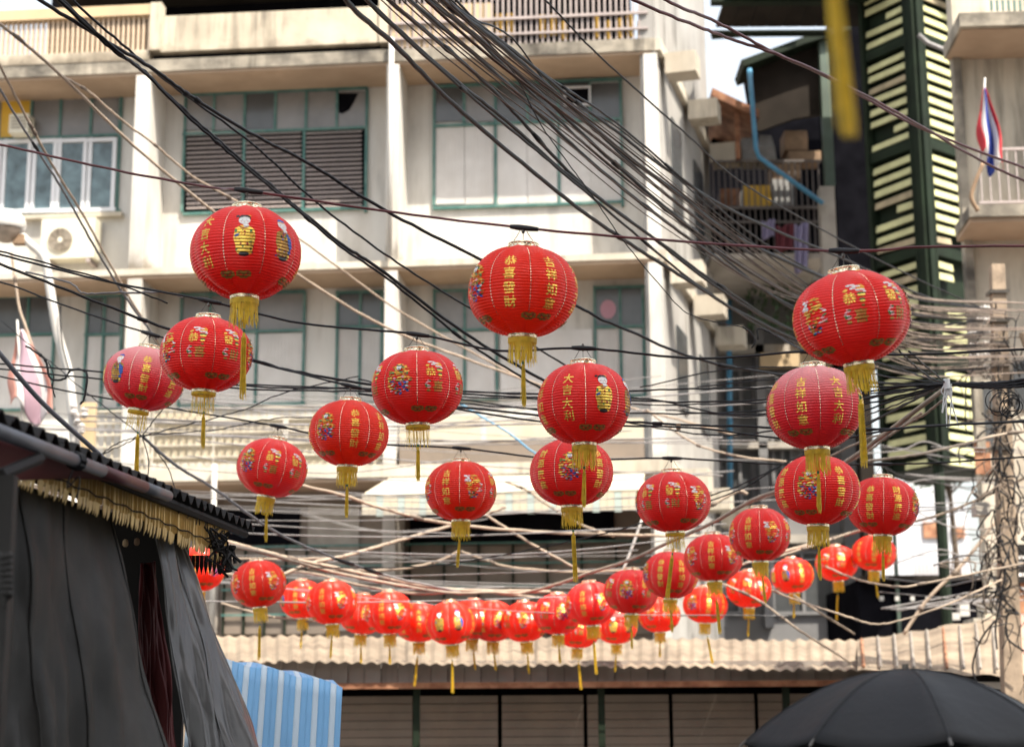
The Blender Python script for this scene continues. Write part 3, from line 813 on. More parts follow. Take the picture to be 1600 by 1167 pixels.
# iron railing with yellow boards
part(FA, "yellow_board", M['yellowrail'], apt, [(x, 8 + (x - 600) * -.02, x + 14, 74 - (x - 600) * .015, DO - .12, DO - .06) for x in range(612, 760, 16)])
random.seed(4)
part(FA, "yellow_board", M['yellowplastic'], apt, [(x, 28 + random.uniform(-8, 6), x + 9, 58 + random.uniform(-4, 4), DO - .2, DO - .14) for x in range(775, 1000, 17) if random.random() < .8])
za, zb = zof(890, 62, DO), zof(890, -25, DO)
ua, ub = FA.uz(606, 30, DO)[0], FA.uz(1012, 30, DO)[0]
mb = MB(); FA.box(mb, ua, ub, zof(890, 26, DO), zof(890, 22, DO), DO - .05, DO - .01); FA.box(mb, ua, ub, zof(890, 50, DO), zof(890, 47, DO), DO - .05, DO - .01)
mb.obj("railing_bar", M['ironrail'], apt)
mb = MB(); mb.box(-.016, .016, -.016, .016, 0, zb - zs3[1]); bme = mb.mesh("railing_upright", M['ironrail'])
n = int((ub - ua) / .093)
for i in range(n): link("railing_upright", bme, apt, loc=FA.P(ua + (ub - ua) * (i + .5) / n, zs3[1], DO - .07), rot=(0, 0, -FA.psi))
# set-back dark rooms and canopy on the terrace
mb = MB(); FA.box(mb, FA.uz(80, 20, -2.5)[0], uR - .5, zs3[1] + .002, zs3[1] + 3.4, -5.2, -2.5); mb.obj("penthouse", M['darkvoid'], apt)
mb = MB(); FA.box(mb, FA.uz(38, 5, -.5)[0], uR - .3, zs3[1] + 2.55, zs3[1] + 2.62, -2.49, .6); mb.obj("terrace_canopy", M['darkroof'], apt)
# upper storey windows
def window(name, boxes_frame, m_frame, panes, fr=FA):
    """panes: list of (px rect, material, depth)"""
    w = part(fr, name, m_frame, apt, boxes_frame)
    for (r, m, d) in panes:
        p = MB(); fr.pbox(p, *r, d - .03, d); p.obj("pane", M[m], w)
    return w
def frame_boxes(x0, y0, x1, y1, t, verts, hors, d0=.003, d1=.06, sl=0.0):
    b = [(x0, y0, x1, y0 + t, d0, d1 + .004), (x0, y1 - t, x1, y1, d0, d1 + .004), (x0, y0, x0 + t, y1, d0, d1), (x1 - t, y0, x1, y1, d0, d1)]
    b += [(v - t / 2, (y0 if len(q) < 1 else q[0]), v + t / 2, (y1 if len(q) < 2 else q[1]), d0, d1 - .004) for v, *q in verts]
    b += [(x0, h - t / 2, x1, h + t / 2, d0, d1 + .008) for h in hors]
    return b
# bay 1: louvred window with six clerestory panes
w = window("window", frame_boxes(285, 140, 574, 331, 4, [(334, 142, 204), (382, 142, 204), (430, 142, 204), (478, 142, 204), (526, 142, 204), (380, 204, 329), (474, 204, 329)], [204]), M['teal'],
           [((288, 143, 334, 203), 'frost', .03), ((334, 143, 382, 203), 'frost', .03), ((382, 143, 430, 203), 'frostdark', .03), ((430, 143, 478, 203), 'frost', .03), ((478, 143, 526, 203), 'frost', .03), ((526, 143, 571, 203), 'frost', .03),
            ((288, 205, 571, 329), 'darkvoid', .012)])
# the broken clerestory pane: dark hole
p = MB(); c = [FA.P(*FA.uz(x, y, .036), .036) for x, y in ((529, 146), (560, 146), (553, 160), (546, 172), (535, 178), (529, 176))]; b_ = [q - FA.N * .004 for q in c]
p.add(c + b_, [(5, 4, 3, 2, 1, 0)] + [(i, (i + 1) % 6, 6 + (i + 1) % 6, 6 + i) for i in range(6)]); p.obj("broken_hole", M['darkvoid'], w)
mb = MB(); uu0, uu1, _, _ = FA.rect(292, 260, 378, 262, .1)
mb.box8([(0, -.055, 0), (uu1 - uu0, -.055, 0), (uu1 - uu0, .0, .050), (0, .0, .050), (0, -.055, .010), (uu1 - uu0, -.055, .010), (uu1 - uu0, .0, .060), (0, .0, .060)])
sme = mb.mesh("louvre_slat", M['louvre'])
for x0 in (290, 383, 477):
    for k in range(17):
        u, z = FA.uz(x0, 326 - k * 7.15 + (x0 - 290) * -.012, .1)
        link("louvre_slat", sme, w, loc=FA.P(u, z, .014), rot=(0, 0, -FA.psi))
# bay 2: six blue-grey panes over pale board panels
w = window("window", frame_boxes(676, 127, 973, 322, 4, [(725, 130, 192), (774, 130, 320), (824, 130, 192), (873, 130, 320), (922, 130, 190)], [191]), M['teal'],
           [((679, 130, 725, 190), 'frostdark', .03), ((725, 130, 774, 190), 'frost', .03), ((774, 130, 824, 190), 'frostdark', .03), ((824, 130, 873, 190), 'frostdark', .03), ((873, 130, 922, 190), 'frostdark', .03), ((922, 130, 971, 188), 'frostdark', .03)])
def board_panels(x0, x1, y0, y1, step, w, d=.03, m='greypanel'):
    x = x0
    while x < x1 - 2:
        mb = MB(); FA.pbox(mb, x + .6, y0, min(x + step, x1) - .6, y1, d - .02, d)
        k = x + 3
        while k < min(x + step, x1) - 2:
            FA.pbox(mb, k, y0 + .5, k + 1.2, y1 - .5, d, d + .012); k += 5.5
        mb.obj("board_panel", M[m], w); x += step
board_panels(680, 772, 193, 319, 46, w); board_panels(776, 871, 193, 319, 47.5, w); board_panels(875, 970, 193, 319, 47.5, w)
v = part(FA, "vent_window", M['alu'], w, frame_boxes(881, 135, 923, 165, 3, [], [], .06, .10)); p = MB(); FA.pbox(p, 884, 138, 920, 162, .06, .075); p.obj("vent_glass", M['darkvoid'], v)
# bay 0: white sliding windows below clerestory panes
w = window("window", frame_boxes(-60, 152, 187, 335, 4, [(94, 155, 214), (142, 155, 212), (48, 155, 214)], [215]), M['teal'],
           [((52, 156, 94, 214), 'frost', .03), ((94, 155, 142, 213), 'frost', .03), ((142, 154, 184, 212), 'frost', .03), ((-57, 157, 1, 214), 'frost', .03)])
p = MB(); FA.pbox(p, 2, 157, 50, 214, .0, .05); p.obj("yellow_board", M['yellowplastic'], w)
for (a, b) in ((-52, 0), (2, 47), (49, 87), (88, 134), (136, 180)):
    cs = part(FA, "casement", M['alu'], w, frame_boxes(a, 218 - a * .02, b, 333 - a * .02, 6, [], [], .06, .11))
    p = MB(); FA.pbox(p, a + 6, 224, b - 6, 327 - a * .02, .06, .08); p.obj("casement_glass", M['curtainglass'], cs)
part(FA, "window_sill", M['plaster'], apt, [(-60, 335, 190, 341, .0, .14)])
# lower storey windows
def lower_window(x0, x1, y0, ysp, y1, verts, kinds, pan=True):
    w = window("window", frame_boxes(x0, y0, x1, y1, 4, [(v,) for v in verts], [ysp]), M['teal'], [])
    xs = [x0 + 2] + list(verts) + [x1 - 2]
    for a, b, k in zip(xs, xs[1:], kinds):
        p = MB(); FA.pbox(p, a + 1, y0 + 3, b - 1, ysp - 2, 0, .03); p.obj("pane", M[k], w)
        board_panels(a + 2, b - 2, ysp + 3, y1 - 3, (b - a - 4), w)
    return w
lower_window(-50, 84, 461, 523, 642, [40], ['frostdark', 'frostdark'])
lower_window(131, 190, 460, 522, 640, [160], ['frostdark', 'frost'])
lower_window(279, 476, 456, 518, 634, [326, 400], ['frost', 'frost', 'frost'])
lower_window(524, 598, 454, 510, 630, [562], ['frostdark', 'frostdark'])
lower_window(676, 778, 451, 515, 625, [726], ['frost', 'frost'])
wf = lower_window(928, 1008, 446, 510, 620, [970], ['frostdark', 'frostdark'])
p = MB(); u, z = FA.uz(950, 483, .05); mbp = [FA.P(u + .13 * math.cos(t), z + .16 * math.sin(t), .045) for t in [2 * PI * i / 20 for i in range(20)]]
p.add(mbp + [q - FA.N * .01 for q in mbp], [tuple(range(20))[::-1]] + [(i, (i + 1) % 20, 20 + (i + 1) % 20, 20 + i) for i in range(20)])
tag(p.obj("paper_fan", M['pinkfan']), "round pink paper fan in the dark window beside the bright corner pillar", "fan")
part(FA, "board_wall", M['greypanel'], apt, [(782, 516, 926, 622, 0.001, .03)])
# floor-2 caged balcony
cage = None
mb = MB()
ux0, ux1 = FA.uz(150, 680, DO)[0], FA.uz(597, 680, DO)[0]
zc0, zc1 = zs1[1], zof(400, 636, DO)
for i in range(6): FA.box(mb, ux0, ux1, zc0 + (zc1 - zc0) * i / 5 - .012, zc0 + (zc1 - zc0) * i / 5 + .012, DO - .06, DO - .02)
cage = mb.obj("balcony_cage_rail", M['plaster'], apt)
mb = MB(); mb.box(-.012, .012, -.012, .012, 0, zc1 - zc0); bme = mb.mesh("cage_bar", M['canvas'])
n = 38
for i in range(n): link("cage_bar", bme, apt, loc=FA.P(ux0 + (ux1 - ux0) * i / (n - 1), zc0, DO - .08), rot=(0, 0, -FA.psi))
part(FA, "balcony_board", M['canvas'], apt, [(240, 645, 330, 722, .8, .86), (335, 655, 440, 722, .8, .86), (452, 650, 596, 722, .8, .86)])
part(FA, "balcony_board", M['canvas'], apt, [(625, 650, 750, 690, .8, .86), (760, 655, 1006, 700, .8, .86)])
mb = MB(); FA.pbox(mb, 624, 690, 1007, 722, .5, DO - .05); mb.obj("balcony_clutter_shelf", M['brownpanel'], apt)
# street storey behind the garland: dark shutters
for (x0, y0, x1, y1, k) in ((60, 800, 180, 985, 'brownpanel'), (345, 795, 468, 850, 'darkvoid'), (480, 790, 560, 985, 'concrete'), (640, 790, 960, 845, 'darkvoid')):
    mb = MB(); FA.pbox(mb, x0, y0, x1, y1, .003, .05); mb.obj("shopfront_panel", M[k], apt)
for x in list(range(350, 480, 32)) + list(range(640, 1000, 54)):
    mb = MB(); FA.pbox(mb, x + 1, 853, x + (31 if x < 480 else 53), 990, .003, .06 + .01 * (x % 3)); mb.obj("shutter_panel", M['brownpanel'], apt)
    mb = MB(); FA.pbox(mb, x - 2, 850, x + 1, 992, .003, .12); mb.obj("shutter_post", M['darkgreen'], apt)
for y in (848, 880, 915, 955):
    mb = MB(); FA.pbox(mb, 345, y, 1000, y + 3, .125, .15); mb.obj("shutter_rail", M['teal'], apt)
mb = MB(); FA.pbox(mb, 232, 790, 342, 990, .003, .05); mb.obj("shopfront_panel", M['tingrey'], apt)
# downpipes
for x in (612, 335):
    y0, y1 = {612: (60, 400), 335: (725, 990), 425: (505, 905), 541: (505, 720)}[x]
    a = FA.P(*FA.uz(x, y0, DO + .1), DO + .1); b = FA.P(*FA.uz(x - 4, y1, DO + .1), DO + .1)
    mb = MB(); mb.tube([a, b], .03 if x in (425, 541) else .045, 8); mb.obj("downpipe", M['ironrail'] if x in (425, 541) else M['whitepaint'], apt, True)
# side wall going back from the right-hand corner, with projecting beam ends
A = FA.P(uR, 0, DO - .01)
SA = R(15.5); SD = Vector((math.sin(SA), math.cos(SA), 0)); SN = Vector((math.cos(SA), -math.sin(SA), 0))
def sbox(mb, l0, l1, z0, z1, o0, o1, mi=0):
    P_ = lambda l, o, z: A + SD * l + SN * o + Vector((0, 0, z))
    mb.box8([P_(l0, o1, z0), P_(l1, o1, z0), P_(l1, o0, z0), P_(l0, o0, z0), P_(l0, o1, z1), P_(l1, o1, z1), P_(l1, o0, z1), P_(l0, o0, z1)], mi)
SLEN = 5.6
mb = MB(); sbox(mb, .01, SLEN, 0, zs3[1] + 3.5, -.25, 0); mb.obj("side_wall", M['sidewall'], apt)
for z in (zs3[0], zs2[0] - .05, zs1[0]):
    mb = MB(); sbox(mb, .0, SLEN, z, z + .2, 0.001, .1); mb.obj("side_band", M['plaster'], apt)
    for l, w_ in ((.35, .45), (2.6, .45), (5.0, .5)):
        mb = MB(); sbox(mb, l, l + w_, z - .28, z + .08, .101, .62); mb.obj("beam_end", M['plaster'], apt)
for z0, z1 in ((zs2[1] + .3, zs3[0] - .3), (zs1[1] + .3, zs2[0] - .4)):
    for l in (1.3, 3.6):
        mb = MB(); sbox(mb, l, l + .9, z0 + .8, z1 - .4, .001, .04); mb.obj("side_window", M['frostdark'], apt)

# awning over the street storey
aw = thing("window_awning", "cream canvas awning with a teal striped valance under the balcony", "awning", FA.P(0, zs1[0] - .4, DO))
def awning(x0, x1, yt, yb, yv):
    u0, u1 = FA.uz(x0, yb, 2.0)[0], FA.uz(x1, yb, 2.0)[0]
    zt, zb_, zv = zof(800, yt, 1.05), zof(800, yb, 2.0), zof(800, yv, 2.0)
    mb = MB(); mb.box8([FA.P(u0 + .0, zb_, 2.0), FA.P(u1, zb_, 2.0), FA.P(u1, zt, 1.05), FA.P(u0 + .25, zt, 1.05), FA.P(u0, zb_ + .02, 2.0), FA.P(u1, zb_ + .02, 2.0), FA.P(u1, zt + .02, 1.05), FA.P(u0 + .25, zt + .02, 1.05)])
    mb.obj("canopy", M['canvas'], aw)
    n = int((u1 - u0) / .11)
    va, vb = None, None
    mb = MB(); mb.box(0, .105, -.008, .008, -(zb_ - zv), 0); va = mb.mesh("valance_strip", M['canvas'])
    mb = MB(); mb.box(0, .105, -.006, .006, -(zb_ - zv) - .02, 0); vb = mb.mesh("valance_strip", M['canvasteal'])
    for i in range(n): link("valance_strip", vb if i % 3 == 2 else va, aw, loc=FA.P(u0 + i * .11, zb_ - .002, 1.985), rot=(0, 0, -FA.psi))
awning(566, 1006, 745, 770, 800)

# air conditioner
ac = thing("air_conditioner", "cream air conditioner condenser mounted under the white sliding windows", "air conditioner", FA.P(*FA.uz(110, 405, .3), .3))
part(FA, "casing", M['acbody'], ac, [(64, 341, 148, 403, .08, .42)])
part(FA, "wall_bracket", M['ironrail'], ac, [(70, 404, 76, 410, .0, .42), (134, 403, 140, 409, .0, .42)])
u, z = FA.uz(94, 375, .44); fan = MB()
for rr_ in (.205, .165, .125, .085, .045):
    pts = [FA.P(u + rr_ * math.cos(t), z + rr_ * math.sin(t), .445) for t in [2 * PI * i / 24 for i in range(25)]]; fan.tube(pts, .009, 4)
for k in range(8): fan.tube([FA.P(u, z, .445), FA.P(u + .205 * math.cos(k * PI / 4), z + .205 * math.sin(k * PI / 4), .445)], .007, 4)
g = fan.obj("fan_grille", M['acfan'], ac)
fan = MB(); c_ = [FA.P(u + .2 * math.cos(t), z + .2 * math.sin(t), .425) for t in [2 * PI * i / 24 for i in range(24)]]
fan.add(c_ + [q + FA.N * .012 for q in c_], [tuple(range(24, 48))[::-1]] + [(i, 24 + i, 24 + (i + 1) % 24, (i + 1) % 24) for i in range(24)]); fan.obj("fan_disc", M['acfan'], g)
fan = MB(); c_ = [FA.P(u + .045 * math.cos(t), z + .045 * math.sin(t), .455) for t in [2 * PI * i / 16 for i in range(16)]]; fan.add(c_ + [q - FA.N * .02 for q in c_], [tuple(range(16))[::-1]] + [(i, (i + 1) % 16, 16 + (i + 1) % 16, 16 + i) for i in range(16)]); fan.obj("fan_hub", M['acbody'], g)
ac2 = thing("air_conditioner", "small white window air conditioner set in the yellow board at the picture's edge", "air conditioner", FA.P(*FA.uz(28, 215, .1), .1))
part(FA, "casing", M['acbody'], ac2, [(14, 178, 44, 207, .06, .36)])
part(FA, "grille_slat", M['acfan'], ac2, [(17, y, 41, y + 2.2, .361, .372) for y in (183, 188, 193, 198)])

# ================================================================== side street: grey building, market hall
FG = Frame(1220, 34.0, 0)
gb = thing("grey_building", "shaded grey rendered building with a blue downpipe, filling the side street behind the lanterns", "building", FG.P(0, 0))
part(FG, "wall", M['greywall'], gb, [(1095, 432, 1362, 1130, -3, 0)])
part(FG, "parapet_wall", M['plasterwhite'], gb, [(1100, 402, 1290, 440, .003, .25)])
part(FG, "floor_band", M['concrete'], gb, [(1100, 538, 1350, 552, .003, .3), (1100, 690, 1350, 700, .003, .3), (1100, 835, 1350, 848, .003, .25)])
part(FG, "yellow_canopy", M['yellowrail'], gb, [(1188, 551, 1300, 573, .31, .5)])
part(FG, "column", M['greywall'], gb, [(1108, 441, 1128, 980, .003, .35), (1186, 441, 1200, 980, .003, .3), (1318, 560, 1350, 985, .003, .5)])
for (x0, y0, x1, y1) in ((1135, 575, 1180, 650), (1212, 580, 1300, 640), (1206, 680, 1240, 770), (1250, 700, 1310, 780), (1135, 715, 1180, 800), (1130, 860, 1180, 960), (1205, 860, 1305, 960)):
    w = part(FG, "window", M['greywall'], gb, frame_boxes(x0, y0, x1, y1, 5, [((x0 + x1) / 2,)], [], .003, .08))
    p = MB(); FG.pbox(p, x0 + 4, y0 + 4, x1 - 4, y1 - 4, .003, .02); p.obj("pane", M['frostdark'], w)
mb = MB(); mb.tube([FG.P(*FG.uz(1139, 470, .42), .42), FG.P(*FG.uz(1141, 830, .42), .42)], .055, 8); mb.obj("blue_downpipe", M['bluepipe'], gb, True)

FM = Frame(1220, 31.0, 0)
mh = thing("market_hall", "dark open-sided market hall with a tin roof over the side street", "market hall", FM.P(0, 0))
def poly_prism(fr, pts, d0, d1, name, m, parent):
    n = len(pts); mb = MB()
    a = [fr.P(*fr.uz(x, y, d1), d1) for x, y in pts]; b = [p - fr.N * (d1 - d0) for p in a]
    mb.add(a + b, [tuple(range(n))[::-1], tuple(range(n, 2 * n))] + [(i, (i + 1) % n, n + (i + 1) % n, n + i) for i in range(n)])
    return mb.obj(name, m, parent)
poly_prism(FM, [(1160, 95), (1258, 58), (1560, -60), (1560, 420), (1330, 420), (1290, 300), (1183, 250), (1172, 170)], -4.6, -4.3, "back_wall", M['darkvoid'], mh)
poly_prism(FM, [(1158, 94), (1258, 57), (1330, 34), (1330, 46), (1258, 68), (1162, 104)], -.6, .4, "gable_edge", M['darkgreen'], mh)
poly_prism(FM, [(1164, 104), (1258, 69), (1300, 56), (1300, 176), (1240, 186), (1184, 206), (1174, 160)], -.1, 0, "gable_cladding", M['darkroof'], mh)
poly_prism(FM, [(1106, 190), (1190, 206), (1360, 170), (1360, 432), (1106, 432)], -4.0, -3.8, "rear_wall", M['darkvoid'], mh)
# high roof seen from below: corrugated sheets and beams
for k in range(16):
    x = 1118 + k * 26
    z0 = FM.uz(1300, 44, 1.0)[1]; u0, u1 = FM.uz(x, 20, 1.0)[0], FM.uz(x + 25, 20, 1.0)[0]
    mb = MB(); mb.box8([FM.P(u0, z0 - .08, 3.2), FM.P(u1, z0 - .08, 3.2), FM.P(u1, z0 + .02, 1.01), FM.P(u0, z0 + .02, 1.01), FM.P(u0, z0 - .02, 3.2), FM.P(u1, z0 - .02, 3.2), FM.P(u1, z0 + .08, 1.01), FM.P(u0, z0 + .08, 1.01)])
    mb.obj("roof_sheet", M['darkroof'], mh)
part(FM, "roof_beam", M['darkgreen'], mh, [(1112, 47, 1300, 53, .8, .95), (1112, -8, 1420, 2, 2.4, 2.6)])
mb = MB(); mb.tube([FM.P(*FM.uz(1112, 60, .5), .5), FM.P(*FM.uz(1250, 50, .5), .5)], .03, 6); mb.obj("tie_rod", M['darkgreen'], mh)
part(FM, "green_column", M['palegreen'], mh, [(1285, 60, 1300, 290, .05, .25)])
part(FM, "concrete_column", M['concrete'], mh, [(1284, 291, 1307, 432, .0, .3)])
part(FM, "floor_slab", M['concrete'], mh, [(1112, 396, 1290, 404, -3.5, .0)])
part(FM, "gallery_floor", M['darkvoid'], mh, [(1112, 322, 1283, 327, -3.5, -.4)])
rw = part(FM, "gallery_rail", M['darkrail'], mh, [(1114, 250, 1284, 253, -.2, -.15), (1114, 322, 1284, 326, -.2, -.15), (1114, 345, 1284, 348, -.2, -.15)])
mb = MB(); zz0, zz1 = FM.uz(1200, 395, -.2)[1], FM.uz(1200, 252, -.2)[1]; mb.box(-.012, .012, -.012, .012, 0, zz1 - zz0); bme = mb.mesh("rail_bar", M['darkrail'])
for k in range(19): 
    u = FM.uz(1116 + k * 9.2, 320, -.2)[0]; link("rail_bar", bme, mh, loc=FM.P(u, zz0, -.24))
# rusty lower roof beside it
poly_prism(FM, [(1113, 137), (1186, 172), (1186, 184), (1113, 150)], -2.0, .2, "rusty_roof", M['rust'], mh)
poly_prism(FM, [(1113, 151), (1186, 185), (1186, 249), (1113, 249)], -2.0, -1.8, "store_wall", M['darkvoid'], mh)
part(FM, "rusty_post", M['rust'], mh, [(1149, 168, 1156, 248, -.1, .0)])
# blue drain pipe
mb = MB(); mb.tube([FM.P(*FM.uz(x, y, .45), .45) for x, y in ((1171, 108), (1176, 170), (1181, 232), (1186, 246), (1286, 318))], .045, 8); tag(mb.obj("drain_pipe", M['bluepipe'], None, True), "bent blue drain pipe running down beside the green column", "pipe")
# stored goods on the gallery
def goods(name, label, cat, x0, y0, x1, y1, d0, d1, m, group=None, slump=0.1):
    u0, u1, z0, z1 = FM.rect(x0, y0, x1, y1, d1); mb = MB(); rnd = random.Random(x0)
    def f(i, j, k): return (rnd.uniform(-slump, slump) * .3)
    cs = []
    for z in (z0, (z0 + z1) / 2, z1):
        for (a, b) in ((u0, d1), (u1, d1), (u1, d0), (u0, d0)):
            s = .82 if z == z1 else (1.06 if z != z0 else 1)
            cu, cd = (u0 + u1) / 2, (d0 + d1) / 2
            cs.append(FM.P(cu + (a - cu) * (1 + (s - 1) * slump * 10) + f(0, 0, 0), z, cd + (b - cd) * (1 + (s - 1) * slump * 10)))
    q = [(3, 2, 1, 0), (8, 9, 10, 11)]
    for l in (0, 4):
        for i in range(4): q.append((l + i, l + (i + 1) % 4, l + 4 + (i + 1) % 4, l + 4 + i))
    mb.add(cs, q); return tag(mb.obj(name, m), label, cat, group)
goods("storage_sack", "white woven sack heaped on the gallery beside the blue pipe", "sack", 1160, 214, 1186, 249, -1.0, -.4, M['sack'])
goods("storage_sack", "larger white woven sack on the gallery between pipe and cardboard box", "sack", 1188, 210, 1210, 249, -1.0, -.4, M['sack'])
cb = goods("cardboard_box", "tilted cardboard box on top of the stored goods", "box", 1226, 204, 1262, 234, -1.0, -.45, M['cardboard'], slump=.02)
goods("cardboard_box", "flat wide cardboard box under the tilted one by the green column", "box", 1232, 236, 1283, 250, -1.0, -.45, M['cardboard'], slump=.0)
goods("plastic_crate", "yellow plastic crate behind the gallery bars", "crate", 1162, 290, 1204, 322, -1.0, -.45, M['yellowplastic'], slump=.0)
goods("plastic_crate", "orange-brown crate behind the gallery bars nearest the apartment block", "crate", 1126, 295, 1156, 321, -1.0, -.45, M['rust'], slump=.0)
goods("storage_box", "pale grey box behind the gallery bars next to the yellow crate", "box", 1208, 280, 1240, 321, -1.0, -.45, M['sack'], slump=.0)
goods("storage_box", "brownish box stacked above the pale grey one on the gallery", "box", 1206, 256, 1250, 279, -1.0, -.5, M['cardboard'], slump=.0)
def cloth(name, label, x0, y0, x1, y1, fr, d, m, cat="cloth"):
    mb = MB(); 
    mb.grid(lambda a, b: fr.P(*fr.uz(x0 + (x1 - x0) * a, y0 + (y1 - y0) * b + 3 * math.sin(a * 6), d), d + .05 * math.sin(a * 14 + b * 2)), 14, 8)
    return tag(mb.obj(name, m, smooth=True, solid=.01), label, cat)
cloth("hanging_cloth", "wine red cloth hung over the gallery's lower rail", 1212, 352, 1240, 392, FM, .05, M['maroonc'])
cloth("hanging_cloth", "long lavender cloth hung beside the wine red one", 1241, 350, 1262, 425, FM, .3, M['lavender'])
cloth("hanging_cloth", "short lavender cloth tied on the gallery rail above the wine red one", 1190, 345, 1210, 372, FM, .05, M['lavender'])

# green slatted tower
tw = thing("slatted_tower", "tall dark green steel tower clad in pale slats, corner towards the street", "tower", pt(1462, 1150, 27))
C0 = pt(1450, 400, 27.5); C0 = Vector((C0.x, C0.y, 0))
def tface(angle, s_, xa, xb, name_z):
    """one face of the tower: starts at corner, runs along direction at angle"""
    D = Vector((math.sin(R(angle)), math.cos(R(angle)), 0)); Nn = Vector((-D.y, D.x, 0)) * s_
    return D, Nn
def zat(py, P_): # height seen at photo row py on the vertical through P_
    d = CAMR @ Vector(((1466 - 800) / FPX, -(py - 583.5) / FPX, -1)); return CAM.z + d.z * (P_.y - CAM.y) / d.y
ztop, zbot = zat(-60, C0), zat(722, C0)
for (ang, ln, off) in ((-34, 1.27, .08), (51, 2.4, .09)):
    D = Vector((math.sin(R(ang)), math.cos(R(ang)), 0)); Q = Vector((-D.y, D.x, 0)) * (1 if ang > 0 else -1)
    Q = Q if Q.y < 0 else -Q
    def tb(mb, l0, l1, z0, z1, o0, o1):
        P_ = lambda l, o, z: C0 + D * l + Q * o + Vector((0, 0, z))
        c = [P_(l0, o1, z0), P_(l1, o1, z0), P_(l1, o0, z0), P_(l0, o0, z0), P_(l0, o1, z1), P_(l1, o1, z1), P_(l1, o0, z1), P_(l0, o0, z1)]
        if ang < 0: c = [c[1], c[0], c[3], c[2], c[5], c[4], c[7], c[6]]
        mb.box8(c)
    mb = MB(); tb(mb, .0, ln, zbot, ztop, -.25, -.20); mb.obj("backing_sheet", M['darkgreen'], tw)
    mb = MB(); tb(mb, .0, off + .02, zbot, ztop, -.19, .06); mb.obj("corner_post", M['darkgreen'], tw)
    mb = MB(); tb(mb, ln - .08, ln, zbot - .3, ztop, -.19, .02); mb.obj("end_post", M['darkgreen'], tw)
    step = .208; k = 0; rnd = random.Random(int(ang) + 100)
    mb = MB(); tb(mb, off + .03, ln - .09, 0, .105, -.10, -.07); 
    sl = []
    zc = zbot
    while zc < ztop:
        band = (k % 9 == 8)
        if band:
            mb = MB(); tb(mb, off + .03, ln - .09, zc - .02, zc + .16, -.12, -.02); mb.obj("girder", M['darkgreen'], tw)
        else:
            l0, l1 = off + .03, ln - .09
            z_row = zc - zat(400, C0)
            if ang > 0:
                hole0, hole1 = zat(470, C0), zat(358, C0)
                if hole0 < zc < hole1:
                    l1 = l0 + (.62 if zc > hole1 - .9 else 0.0)
                elif zc <= hole0 and zc > hole0 - 1.0: l0 = l0 + .5 * (zc - (hole0 - 1.0)); 
            elif rnd.random() < .12: l1 = l0 + (l1 - l0) * rnd.uniform(.5, .85)
            if l1 - l0 > .1:
                tlt = rnd.uniform(-.028, .028); hh = rnd.uniform(.108, .125)
                mb = MB(); P_ = lambda l, o, z: C0 + D * l + Q * o + Vector((0, 0, z))
                c = [P_(l0, -.05, zc), P_(l1, -.05, zc + tlt), P_(l1, -.08, zc + tlt), P_(l0, -.08, zc), P_(l0, -.07, zc + hh), P_(l1, -.07, zc + hh + tlt), P_(l1, -.10, zc + hh + tlt), P_(l0, -.10, zc + hh)]
                if ang < 0: c = [c[1], c[0], c[3], c[2], c[5], c[4], c[7], c[6]]
                mb.box8(c); mb.obj("slat", M['slatworn'] if rnd.random() < .12 else M['slat'], tw)
        zc += step; k += 1
mb = MB(); mb.box8([C0 + Vector((x, y, z)) for z in (zbot, ztop) for x, y in ((-.66, 1.25), (0, .40), (1.7, 1.75), (.3, 2.6))]); mb.obj("core", M['darkgreen'], tw)
mb = MB(); mb.tube([C0 + Vector((0, .15, 0)), C0 + Vector((0, .15, zbot))], .09, 8); mb.obj("support_post", M['darkgreen'], tw)
# dark flank filling between tower and column
mb = MB(); FM.pbox(mb, 1306, 40, 1372, 560, -3.0, -1.6); mb.obj("dark_partition", M['darkvoid'], mh)
mb = MB(); FM.pbox(mb, 1350, 558, 1372, 1120, -2.4, -2.0); mb.obj("dark_pillar", M['darkroof'], mh)
mb = MB(); mb.tube([pt(1435, 55, 26.6), pt(1450, 68, 26.6), pt(1475, 78, 26.5), pt(1508, 132, 26.4)], .04, 6); tag(mb.obj("bent_pole", M['greycable'], None, True), "bent grey metal arm fixed across the upper slats of the tower", "bracket")

# ================================================================== right-hand building
FR_ = Frame(1560, 24.0, 3)
rb = thing("corner_building", "cream corner building with a railed balcony and flag, beside the slatted tower", "building", FR_.P(0, 0))
part(FR_, "wall", M['plaster'], rb, [(1521, -40, 1760, 1140, -.35, 0)])
part(FR_, "corner_strip", M['grimy'], rb, [(1508, 84, 1521, 700, -.12, .1)])
part(FR_, "upper_slab", M['grimy'], rb, [(1499, 17, 1760, 38, .003, 1.2)])
part(FR_, "soffit", M['soffit'], rb, [(1502, 39, 1760, 44, .003, 1.1)])
part(FR_, "balcony_slab", M['grimy'], rb, [(1514, 318, 1760, 336, .003, 1.0)])
part(FR_, "soffit", M['soffit'], rb, [(1516, 337, 1760, 345, .003, .95)])
rl = part(FR_, "balcony_rail", M['ironrail'], rb, [(1530, 229, 1760, 233, .9, .94), (1530, 312, 1760, 316, .9, .94)])
mb = MB(); q0, q1 = FR_.uz(1580, 318, .92)[1], FR_.uz(1580, 231, .92)[1]; mb.box(-.010, .010, -.010, .010, 0, q1 - q0); bme = mb.mesh("balcony_bar", M['ironrail'])
for k in range(14):
    u = FR_.uz(1532 + k * 14.2, 270, .92)[0]; link("balcony_bar", bme, rb, loc=FR_.P(u, q0, .92))
part(FR_, "upper_rail", M['teal'], rb, [(1548 + k * 9, 0, 1551 + k * 9, 16, 1.0, 1.04) for k in range(12)])
part(FR_, "small_window", M['frostdark'], rb, [(1534, 600, 1552, 700, .001, .04), (1585, 560, 1640, 640, .001, .04)])
